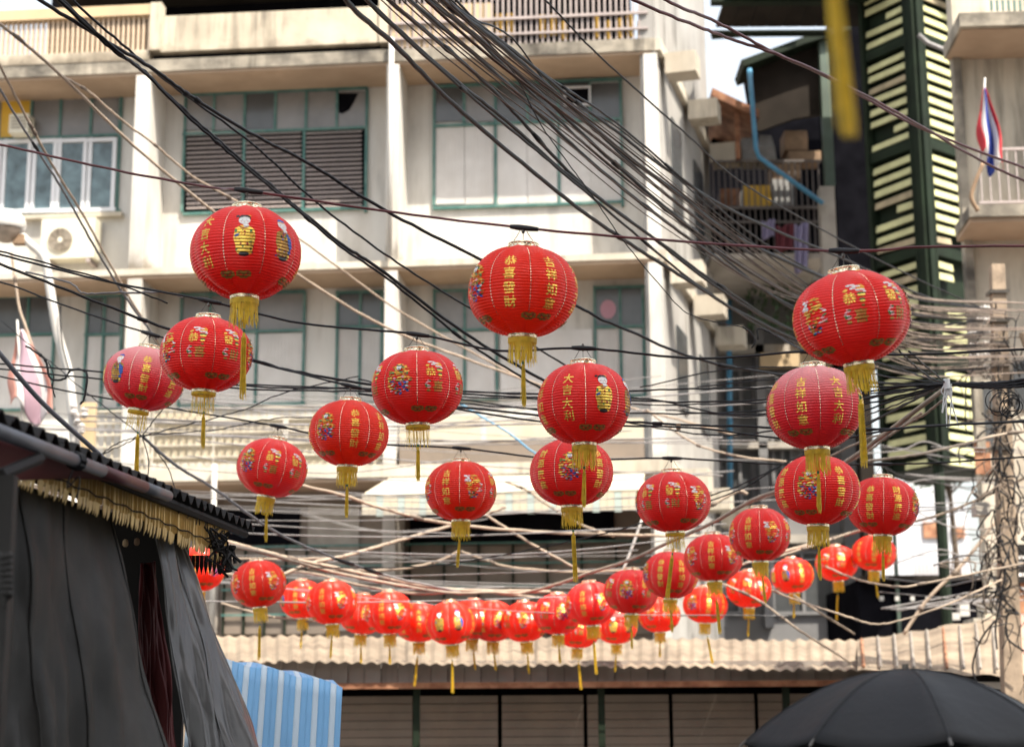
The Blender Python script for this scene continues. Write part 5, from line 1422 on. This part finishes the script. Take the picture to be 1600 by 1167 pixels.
# strings carrying the lanterns run exactly through the hanger points
def string(label, keys, before, after, r=.0085, m='k'):
    P_ = [pt(*q) for q in before] + [L[k] if isinstance(k, str) else pt(*k) for k in keys] + [pt(*q) for q in after]
    o = cable(label, P_, r, m, name="lantern_cable", wob=.0015)
    # taped joints beside each lantern
    for k in keys:
        if isinstance(k, str) and k[0] in 'abcd':
            mb = MB(); p = L[k]; i = min(range(len(P_)), key=lambda q: (P_[q] - p).length)
            dr = (P_[min(i + 1, len(P_) - 1)] - P_[max(i - 1, 0)]).normalized()
            mb.tube([p - dr * .06, p - dr * .02, p + dr * .03, p + dr * .07], [.010, .014, .013, .010], 8)
            mb.obj("tape_wrap", M['rubber'], o, True)
    return o
string("nearest lantern cable, sloping from the white sliding windows to the cream corner building", ['a1', (600, 330, 7.8), 'a2', (1060, 377, 7.6), 'a3'], [(-120, 200, 7.9), (0, 226, 7.9), (180, 266, 7.8), (330, 293, 7.75)], [(1450, 386, 7.2), (1700, 384, 7.1)], .0062, 'r')
string("second lantern cable, carrying the glare-painted lantern and three others", ['b1', (470, 505, 9.3), 'b2', (780, 548, 9.1), 'b3', (1090, 560, 9.0), 'b4'], [(-120, 372, 9.5), (0, 398, 9.4), (150, 436, 9.3)], [(1420, 554, 8.8), (1700, 540, 8.6)], .0068)
string("third lantern cable, starting beside the street lamp post", ['c1', (400, 566, 10.8), 'c2', (720, 640, 10.6), 'c3', (1080, 668, 10.4), 'c4'], [(-120, 410, 11.2), (8, 443, 11.1), (94, 475, 11.0)], [(1420, 668, 10), (1700, 655, 9.8)], .0066)
string("fourth lantern cable, lowest of the black ones carrying lanterns", ['d1', (560, 692, 12), 'd2', (880, 718, 11.8), 'd3', (1220, 725, 11.8), 'd4'], [(-120, 560, 12.5), (100, 610, 12.4), (280, 640, 12.3)], [(1480, 722, 11.8), (1700, 706, 11.6)], .0068)
string("weathered cable of the low garland, sagging deeply over the tin roof", ['e0', 'e1', 'e2', 'e3', 'e4', 'e5', 'e6', (762, 925, 17.2), 'e7', 'e8', 'e9', 'e10', 'e11'], [(1480, 605, 11), (1300, 735, 12.6)], [(150, 800, 16), (-100, 700, 15)], .016, 'b')
string("weathered cable behind the low garland carrying the small bright lanterns", ['f0', 'f1', 'f2', 'f3', 'f4', 'f5', 'f6', 'f7', 'f8', 'f9', 'f10', 'f11', 'f12'], [(1700, 700, 19), (1480, 800, 19.3)], [(380, 900, 20), (200, 860, 20)], .016, 'b')

BG = "black cables of the thick bundle crossing the upper windows"
def bundle(px, Y0=7.0, Y1=12.5, r=.0115, lab="black cable of the thick bundle slanting across the upper windows", grp=BG, jit=0, m='k', wob=.003):
    out = []
    for (x, y) in px:
        if x <= 1080: Y = Y0 + (Y1 - Y0) * (x - 540) / 540
        else: Y = Y1 + (PY - .3 - Y1) * min(1, (x - 1080) / 460)
        out.append((x + jit, y + jit * .5, Y))
    return cable(lab, out, r, m, grp, wob=wob)
bundle([(500, -60), (550, 11), (618, 72), (712, 166), (814, 253), (912, 332), (995, 388), (1078, 440), (1160, 490), (1290, 548), (1420, 575), (1540, 575)], r=.013, lab="lowest cable of the black bundle slanting across the panelled window")
bundle([(520, -70), (573, 0), (701, 117), (791, 189), (889, 275), (1018, 370), (1108, 440), (1230, 512), (1400, 560), (1540, 556)], lab="second lowest cable of the black bundle slanting across the panelled window")
bundle([(520, -90), (607, 0), (700, 78), (772, 143), (814, 188), (912, 290), (1040, 385), (1130, 450), (1250, 520), (1400, 552), (1535, 538)], lab="third lowest cable of the black bundle slanting across the panelled window")
bundle([(560, -90), (640, 0), (740, 84), (825, 162), (927, 256), (1021, 332), (1116, 400), (1240, 480), (1380, 535), (1535, 519)], r=.012, lab="fourth lowest cable of the black bundle slanting across the panelled window")
bundle([(590, -90), (674, 0), (757, 68), (840, 143), (957, 253), (1059, 340), (1150, 411), (1260, 470), (1400, 512), (1535, 500)], r=.013, lab="fifth lowest cable of the black bundle slanting across the panelled window")
bundle([(600, -90), (690, 0), (776, 66), (874, 151), (976, 241), (1059, 302), (1150, 370), (1300, 440), (1420, 490), (1535, 500)], r=.016, lab="thickest middle cable of the black bundle slanting across the panelled window")
bundle([(610, -90), (697, 0), (790, 70), (889, 151), (961, 204), (1029, 256), (1150, 332), (1330, 410), (1450, 465), (1535, 482)], r=.011, lab="thin middle cable of the black bundle slanting across the panelled window")
bundle([(640, -90), (712, 0), (772, 57), (867, 128), (960, 190), (1080, 290), (1210, 390), (1340, 450), (1535, 484)], r=.008, lab="upper thin cable of the black bundle slanting across the panelled window")
bundle([(523, -60), (577, 6), (706, 125), (795, 200), (870, 262), (1000, 372), (1100, 452), (1230, 530), (1400, 580), (1535, 577)], r=.009, lab="wandering lower cable of the black bundle slanting across the panelled window")
bundle([(585, -90), (660, -8), (745, 62), (850, 165), (930, 240), (1040, 328), (1130, 402), (1250, 488), (1400, 530), (1535, 520)], r=.009, lab="wandering middle cable of the black bundle slanting across the panelled window")
bundle([(600, -95), (700, 2), (800, 86), (900, 176), (985, 255), (1075, 330), (1170, 395), (1300, 468), (1450, 505), (1535, 502)], r=.008, lab="wandering upper cable of the black bundle slanting across the panelled window")
bundle([(640, -70), (705, 0), (740, 30), (800, 60), (872, 150), (960, 196), (1060, 280), (1170, 375), (1300, 470), (1440, 540), (1530, 558)], r=.006, lab="thinnest topmost cable of the black bundle slanting across the panelled window")
cable("thin green-black wire wandering down through the thick cable bundle", [(700, 0, 7.9), (752, 55, 8.2), (800, 110, 8.6), (845, 195, 9), (880, 245, 9.3), (925, 305, 9.6), (968, 368, 10), (1035, 450, 10.5), (1080, 492, 11), (1160, 511, 11.2)], .0035)
cable("broken black wire end curling down beside the nearest tilted lantern", [(1160, 511, 11.2), (1175, 522, 11.2), (1180, 535, 11.2), (1174, 543, 11.2)], .006)
cable("short broken wire running down to the sun-bleached lantern's cable", [(1184, 530, 11), (1186, 513, 11), (1215, 526, 11), (1250, 545, 10.6), (1282, 562, 10.2)], .006)
bundle([(770, -70), (851, 0), (923, 75), (1010, 155), (1078, 215), (1150, 279), (1250, 340), (1400, 420), (1535, 482)], 8, 13, .0075, "single thin cable crossing the yellow-boarded railing and corner pillar", None)
cable("upper of two dark red cables passing under the market hall roof", [(950, -60, 9), (1040, 0, 9.3), (1120, 35, 9.8), (1200, 78, 10.2), (1300, 125, 11), (1450, 205, 12), (1620, 270, 13)], .010, 'r')
cable("lower of two dark red cables passing under the market hall roof", [(900, -50, 9), (1000, 5, 9.2), (1085, 40, 9.6), (1150, 64, 10), (1250, 100, 10.4), (1400, 175, 11.4), (1530, 250, 12.4), (1640, 300, 13)], .010, 'r')
cable("black cable slanting from the peach balusters to the corner pillar", [(-20, -60, 7.4), (62, 0, 7.8), (158, 60, 8.2), (241, 109, 8.6), (287, 143, 8.8), (377, 200, 9.2), (490, 260, 9.7), (600, 328, 10), (740, 400, 10.6), (902, 479, 11.3), (965, 509, 11.6), (1150, 575, 12.6), (1480, 606, 14)], .010)
cable("double black cable slanting over the louvred window, upper strand", [(40, -60, 7.6), (92, 0, 7.9), (173, 75, 8.2), (226, 113, 8.5), (287, 173, 8.8), (370, 245, 9.2), (445, 309, 9.7), (528, 377, 10.2), (600, 426, 10.6), (740, 530, 11.2), (860, 600, 11.8)], .0105)
cable("double black cable slanting over the louvred window, lower strand", [(45, -60, 7.62), (96, -1, 7.92), (177, 75, 8.2), (230, 118, 8.5), (291, 180, 8.8), (373, 252, 9.2), (448, 314, 9.7), (531, 384, 10.2), (603, 434, 10.6), (735, 538, 11.2), (850, 610, 11.8)], .008)
cable("black cable starting over the peach balusters, highest over the louvred window", [(60, -55, 7.8), (113, 0, 8), (211, 87, 8.5), (287, 147, 9), (396, 226, 9.5), (490, 313, 10), (600, 396, 10.6), (690, 455, 11), (800, 520, 11.6), (930, 600, 12.4)], .007)
S = "sunlit slack cable crossing the windows by the street lamp"
cable("pale cable falling from the peach balusters to the louvred window", [(-60, 0, 13), (0, 38, 13.3), (94, 117, 14), (207, 226, 15), (335, 332, 16), (467, 430, 17), (600, 510, 18), (740, 565, 19), (880, 612, 20), (1040, 650, 21), (1150, 680, 22)], .014, 'b')
cable("pale twisted cable branching off above the fin and passing behind the girl and boy lantern", [(94, 117, 14), (140, 145, 14.4), (190, 188, 15), (240, 225, 15.4), (300, 275, 16), (370, 315, 16.6), (470, 375, 17.4), (600, 470, 18.4), (700, 530, 19), (850, 610, 20)], .011, 'b')
cable("pale cable dropping steeply past the white sliding windows", [(-20, 60, 14), (0, 103, 14), (30, 162, 14.4), (80, 255, 15), (132, 340, 16), (165, 400, 16.5), (205, 470, 17), (250, 540, 18)], .013, 'b')
cable("grey cable dropping steeply in front of the cream air conditioner", [(-20, 100, 12), (0, 140, 12.2), (50, 222, 12.6), (100, 300, 13), (150, 390, 13.5), (200, 470, 14), (245, 530, 14.4)], .010, 'g')
cable("pale cord hanging down beside the street lamp arm", [(18, 395, 20), (22, 425, 20), (30, 480, 20), (40, 510, 20), (52, 545, 20)], .018, 'b')
cable("thin black wire entering above the sun-bleached flag, over the street lamp arm", [(-60, 375, 8.8), (0, 392, 8.9), (113, 423, 9.1), (190, 446, 9.3), (262, 474, 9.4)], .005)
cable("kinked grey wire with two taped joints above the pinkish lantern", [(40, 425, 9.4), (110, 443, 9.4), (130, 458, 9.4), (180, 457, 9.4), (262, 458, 9.35), (285, 465, 9.3)], .006, 'g')
cable("thick black cable passing just above the pinkish lantern with the boy print", [(-120, 368, 9.9), (0, 413, 10), (113, 457, 10.1), (264, 515, 10.4), (396, 562, 10.7), (460, 580, 10.9), (600, 604, 11.3)], .009)
FANG = "thin black cables fanning out of the white-tied bundle across the balconies"
T = (1480, 600, 10.5)
for i, q in enumerate([
    [(-60, 562, 11.4), (0, 568, 11.4), (160, 582, 11.3), (400, 604, 11.2), (600, 607, 11.1), (850, 616, 11), (1050, 608, 10.9), (1200, 606, 10.8), (1380, 604, 10.6), T],
    [(-60, 570, 11.6), (0, 576, 11.6), (160, 592, 11.5), (420, 609, 11.4), (640, 612, 11.3), (860, 622, 11.2), (1080, 628, 11), (1250, 622, 10.8), (1400, 606, 10.6), T],
    [(380, 600, 12), (600, 609, 12), (760, 613, 11.9), (1000, 622, 11.7), (1130, 646, 11.5), (1300, 640, 11), (1420, 615, 10.7), T],
    [(560, 592, 12.4), (700, 627, 12.3), (900, 642, 12), (1100, 646, 11.6), (1300, 630, 11), (1420, 610, 10.7), T],
    [(600, 600, 13), (760, 630, 13), (950, 655, 12.6), (1120, 680, 12), (1280, 660, 11.4), (1400, 625, 10.8), T],
    [(1000, 605, 13), (1150, 575, 12.6), (1300, 577, 11.8), (1400, 590, 11), T],
    [(1040, 640, 13.4), (1180, 650, 12.8), (1330, 625, 11.6), (1430, 606, 10.8), T],
    [(640, 618, 12.8), (800, 622, 12.6), (1000, 632, 12.2), (1200, 628, 11.4), (1370, 614, 10.8), T],
    [(355, 872, 17), (450, 886, 16.5), (550, 887, 16), (670, 884, 15.4), (775, 869, 15), (887, 846, 14.6), (1000, 818, 14), (1150, 767, 13), (1215, 730, 12.6), (1300, 690, 12), (1400, 640, 11.2), T],
    [(1060, 790, 14), (1150, 760, 13.6), (1250, 712, 13), (1340, 668, 12), (1420, 628, 11.2), T],
    [(1350, 560, 12), (1400, 575, 11.5), (1440, 588, 11), T], [(1405, 548, 9.6), (1430, 572, 10), (1455, 590, 10.3), T], [(1420, 548, 9.6), (1450, 575, 10), T],
    [(1350, 650, 12), (1400, 632, 11.3), (1450, 612, 10.7), T],
    [(1090, 604, 12.4), (1230, 592, 11.8), (1360, 598, 11), T]]):
    cable("thin black cable fanning out of the white-tied bundle", q, .0062 if i < 5 else .0055, 'k', FANG)
BN = "black strands of the thick horizontal bundle right of the white tie"
for i in range(9):
    dy = (i % 3 - 1) * 4; dY = (i // 3 - 1) * .03
    cable("black strand of the thick horizontal bundle running off past the utility pole", [T, (1520, 602 + dy * .6, 10.4 + dY), (1570, 601 + dy, 10.2 + dY), (1620, 596 + dy * 1.1, 10 + dY), (1720, 584 + dy, 9.8 + dY)], .010, 'k', BN)
mb = MB(); rnd = random.Random(1)
for k in range(9):
    p = pt(1476 + k * 1.4, 600, 10.42); q = [p, p + Vector((rnd.uniform(-.03, .02), 0, -.05)), p + Vector((rnd.uniform(-.05, .03), 0, -.09 - .09 * (k % 3)))]
    mb.tube(smooth_path(q, 4), .004, 4)
mb.tube([pt(1479, 592, 10.42), pt(1480, 608, 10.42)], .02, 8)
tag(mb.obj("plastic_tie", M['plastictie']), "frayed white plastic strips tying the black cable bundle", "tie")
mb = MB(); rnd = random.Random(12); cc = pt(1573, 628, 10.0)
for k in range(6):
    rx, rz = rnd.uniform(.03, .075), rnd.uniform(.05, .085); ox, oz = rnd.uniform(-.05, .05), rnd.uniform(-.03, .02); tl = rnd.uniform(-.7, .7)
    mb.tube([cc + Vector((ox + rx * math.cos(t) * math.cos(tl) - rz * math.sin(t) * math.sin(tl), .01 * k, oz + rx * math.cos(t) * math.sin(tl) + rz * math.sin(t) * math.cos(tl))) for t in [2 * PI * i / 20 for i in range(21)]], .0032, 4, caps=False)
tag(mb.obj("cable_coil", M['rubber'], None, True), "loose coil of black cable hung under the bundle at the utility pole", "cable coil")
cable("black cable with clips running straight under the fan of wires", [(560, 615, 11), (700, 634, 10.9), (860, 650, 10.8), (985, 659, 10.7), (1150, 666, 10.5), (1340, 671, 10.2), (1460, 665, 10), (1700, 652, 9.8)], .008)
mb = MB(); c = pt(1060, 664, 10.55); mb.box(c.x - .012, c.x + .012, c.y - .014, c.y + .014, c.z - .03, c.z + .008); tag(mb.obj("cable_clip", M['cardboard']), "small brown clip on the straight black cable before the corner pillar", "clip")
K = pt(222, 681, 13)
SPG = "thin wires meeting at the knot under the pinkish lantern's tassel"
for q in ([(300, 662, 12.8), (380, 640, 12.6), (450, 612, 12.4), (560, 588, 12.2)], [(180, 700, 13), (150, 716, 13), (120, 724, 13)], [(250, 645, 13), (275, 618, 13), (300, 590, 13)],
          [(150, 625, 13.6), (90, 575, 14), (0, 500, 14.4)], [(240, 700, 13), (262, 730, 13), (275, 770, 13)], [(330, 672, 13), (420, 655, 13), (520, 650, 13)], [(190, 690, 13), (160, 708, 13), (140, 730, 13)], [(232, 720, 13), (228, 760, 13), (215, 800, 13)]):
    cable("thin wire radiating from the knot under the pinkish lantern's tassel", [K] + q, .0045, 'k', SPG, wob=.006)
cable("long pale grey cable falling from the wire knot past the stall roof's tip", [K, (271, 724, 13.3), (339, 766, 14), (401, 812, 14.6), (469, 850, 15.3), (597, 897, 16.5), (720, 925, 18)], .012, 'g')
cable("slanting blue-grey pipe brace rising behind the stall roof", [(-30, 520, 9), (0, 553, 9), (65, 628, 9.2), (142, 698, 9.4), (170, 724, 9.5)], .0135, 't', None, "pipe_brace", 0, "pipe")
cable("tangled black cable looping around the street lamp post", [(40, 540, 11.6), (70, 562, 11.6), (78, 590, 11.6), (100, 592, 11.6), (112, 578, 11.6), (135, 582, 11.5), (132, 620, 11.5), (125, 632, 11.5)], .008)
cable("thin black drooping loop beside the sun-bleached flag", [(75, 565, 11.6), (84, 585, 11.6), (82, 605, 11.6), (86, 620, 11.6), (80, 600, 11.5)], .004)
# loose, sunlit, weathered lines between the balcony and the tin roof
W = "thick weathered pale cable crossing the shutters"
for lab, q, r, m in [
    ("thick pale pipe sloping from the small leaning lantern towards the corner pillar", [(470, 758, 17), (540, 775, 17.4), (600, 795, 18), (700, 818, 18.5), (850, 831, 19), (1000, 836, 19.5), (1150, 838, 20)], .024, 'b'),
    ("thick pale pipe rising from the stall side towards the basket print lantern", [(380, 925, 18), (480, 882, 18.4), (540, 868, 18.6), (610, 848, 19), (720, 816, 19.4), (790, 792, 19.6)], .028, 'b'),
    ("pale pipe with a kink under the basket print lantern's tassel, stall side", [(480, 888, 20), (560, 891, 20), (620, 889, 20), (680, 878, 20), (718, 861, 20)], .024, 'b'),
    ("pale pipe with a kink under the basket print lantern's tassel, pillar side", [(720, 861, 20), (760, 875, 20), (800, 886, 20), (900, 893, 20.2), (1000, 890, 20.4)], .018, 'b'),
    ("knobbly pale stick crossing down between the two kinked pipes", [(755, 802, 19), (790, 824, 19), (840, 855, 19), (905, 890, 19)], .020, 'b'),
    ("rusty brown pipe curving over the dark window", [(790, 752, 21), (822, 765, 21), (850, 785, 21), (905, 818, 21), (960, 838, 21)], .022, 'b'),
    ("white pipe leaning beside the bright corner pillar", [(1003, 812, 20), (985, 862, 20), (968, 905, 20)], .024, 'w'),
    ("whitish thick cable just above the lowest garland lanterns", [(352, 845, 17), (430, 866, 17.3), (510, 884, 17.6), (600, 903, 18), (700, 920, 18), (860, 924, 18)], .026, 'b'),
    ("pale straight cable running from the stall's tip behind the free hanging lantern", [(350, 873, 19), (450, 873, 19), (540, 871, 19)], .018, 'b'),
    ("pale limp cable low behind the free hanging lantern", [(345, 942, 19), (420, 962, 19), (480, 970, 19), (560, 975, 19)], .018, 'b'),
    ("pale cable leaning across the dark sheds beside the stacked lanterns", [(1100, 900, 19), (1180, 935, 19), (1250, 985, 19), (1330, 1035, 19.4)], .018, 'b'),
    ("wavy pale cable drooping above the higher tin roof", [(1170, 905, 20), (1230, 932, 19), (1290, 952, 18), (1330, 965, 18), (1370, 975, 18), (1420, 965, 18), (1490, 940, 18), (1565, 905, 18.5)], .014, 'b'),
    ("pale cable stretched from the bright lanterns to the utility pole's foot", [(1290, 885, 19.8), (1340, 905, 19), (1400, 916, 18), (1450, 910, 18), (1600, 880, 18), (1700, 862, 18)], .016, 'b'),
    ("brown pole leaning over the higher tin roof's edge", [(1412, 990, 21), (1450, 935, 21), (1500, 885, 21), (1558, 812, 21)], .032, 'b'),
    ("pale cable rising from the bright lanterns to the pole above the white house", [(1345, 722, 15), (1420, 712, 15), (1500, 695, 15.5), (1562, 680, 16), (1680, 660, 16)], .020, 'b'),
    ("pale cable rising to the white tie from below the glare-painted lantern", [(1250, 735, 14), (1345, 690, 13), (1400, 670, 12), (1440, 650, 11.4), (1473, 626, 11)], .012, 'b'),
    ("second pale cable under it, nearer to the darker stacked lantern", [(1160, 790, 16), (1230, 765, 15.4), (1330, 720, 14), (1390, 680, 12.8), (1440, 645, 11.8)], .014, 'b'),
    ("bent whitish pipe ending above the first shaded garland lantern", [(1060, 812, 18), (1110, 790, 18), (1152, 768, 18), (1168, 772, 18)], .026, 'b'),
    ("pale cable crossing behind the sunlit lanterns towards the dark sheds", [(1190, 878, 19), (1240, 862, 19), (1290, 846, 19), (1330, 832, 19)], .020, 'b'),
    ("rusty cable slanting down over the end of the cream tin roof", [(1240, 930, 19), (1290, 962, 19.2), (1335, 990, 19.6)], .016, 'b'),
    ("cable crossing the grey building halfway, weathered pale", [(1010, 640, 18), (1080, 690, 18), (1150, 712, 18), (1240, 722, 18)], .016, 'b'),
    ("light blue hose stretched above the lantern showing a deity print behind the fringe", [(700, 620, 19), (760, 655, 19), (800, 680, 19), (833, 706, 19), (900, 745, 19)], .016, 't')]:
    o = cable(lab, q, r * .72, m, name="slack_cable")
    if 'hose' in lab: o.data.materials[0] = M['bluepipe']; o.name = "blue_hose"; o['category'] = "hose"
# many background wires crossing the cage of the balcony and the shutters: one uncountable mass
mb = MB(); rnd = random.Random(21)
for k in range(52):
    x0, x1 = rnd.uniform(-40, 500), rnd.uniform(700, 1330); y0 = rnd.uniform(600, 940); y1 = y0 + rnd.uniform(-50, 60); Y = rnd.uniform(17, 25)
    mid = (y0 + y1) / 2 + rnd.uniform(4, 26)
    mb.tube(smooth_path([pt(x0, y0, Y), pt((x0 + x1) / 2, mid, Y), pt(x1, y1, Y)], 8), rnd.uniform(.004, .009), 4)
tag(mb.obj("background_wires", M['greycable'], None, True), "mass of thin wires crossing the balcony cage and shutters", "wires", kind="stuff")
mb = MB()
for k in range(14):
    o = rnd.uniform(-30, 90); y1 = 476 + rnd.random() * 100
    mb.tube(smooth_path([pt(520 + o, -90, 7), pt(700 + o, 76, 8.2), pt(880 + o, 215, 9.5), pt(1050 + o, 350, 11.5), pt(1230 + o * .6, 462, 14), pt(1390, y1 - 12, 16.5), pt(rnd.uniform(1525, 1600), y1, PY - .1)], 8), rnd.uniform(.0035, .006), 4)
for k in range(26):
    y0 = rnd.uniform(430, 575); y1 = 470 + (y0 - 430) * .8; Y = 15
    mb.tube(smooth_path([pt(rnd.uniform(1280, 1370), y0 - 14, Y), pt(1440, (y0 + y1) / 2 + 12, 17), pt(rnd.uniform(1530, 1660), y1, PY - .1)], 8), rnd.uniform(.005, .010), 4)
tag(mb.obj("converging_wires", M['wirebeige'], None, True), "mass of sunlit wires converging on the utility pole", "wires", kind="stuff")
mb = MB()
for k in range(60):
    x, y = rnd.gauss(1572, 18), rnd.uniform(470, 980); Y = PY - rnd.uniform(.05, .5); n = rnd.randint(3, 5); P_ = [pt(x, y, Y)]
    for q in range(n):
        x += rnd.gauss(0, 16); y += rnd.uniform(-12, 48); P_.append(pt(x, y, Y + rnd.gauss(0, .05)))
    mb.tube(smooth_path(P_, 5), rnd.uniform(.004, .013), 4)
tag(mb.obj("cable_tangle", M['rubber'], None, True), "matted tangle of black and brown cables wrapped down the pole", "cables", kind="stuff")
mb = MB()
for k in range(26):
    x, y = rnd.gauss(1560, 20), rnd.uniform(470, 960); Y = PY - rnd.uniform(.05, .55); P_ = [pt(x, y, Y)]
    for q in range(4):
        x += rnd.gauss(0, 20); y += rnd.uniform(-16, 50); P_.append(pt(x, y, Y + rnd.gauss(0, .05)))
    mb.tube(smooth_path(P_, 5), rnd.uniform(.004, .010), 4)
tag(mb.obj("cable_tangle", M['browncable'], None, True), "sun-faded brown cables among the black tangle on the pole", "cables", kind="stuff")
mb = MB()
for k in range(34):
    x, y = rnd.uniform(1340, 1500), rnd.uniform(690, 960); Y = rnd.uniform(19, 26); P_ = [pt(x, y, Y)]
    for q in range(3):
        x += rnd.uniform(40, 110); y += rnd.gauss(0, 12); P_.append(pt(x, y, Y))
    mb.tube(smooth_path(P_, 5), rnd.uniform(.005, .011), 4)
tag(mb.obj("shed_wires", M['greycable'], None, True), "messy wires hanging in front of the far white house and sheds", "wires", kind="stuff")

# ================================================================== unseen block behind the viewer, sized to shade the nearest lanterns
nb = thing("unseen_shade_block", "unseen tall block on the near side, added to shade the nearest lanterns", "building", Vector((11, -3, 0)))
mb = MB(); mb.box(2.2, 21, -14, -2.2, 0, 41); mb.obj("wall", M['concrete'], nb)
for fl_ in range(12):
    for k in range(5):
        mb = MB(); x = 3 + k * 3.6; z = 1.2 + fl_ * 3.3; mb.box(x, x + 2.4, -2.199, -2.15, z, z + 1.7); mb.obj("window", M['frostdark'], nb)
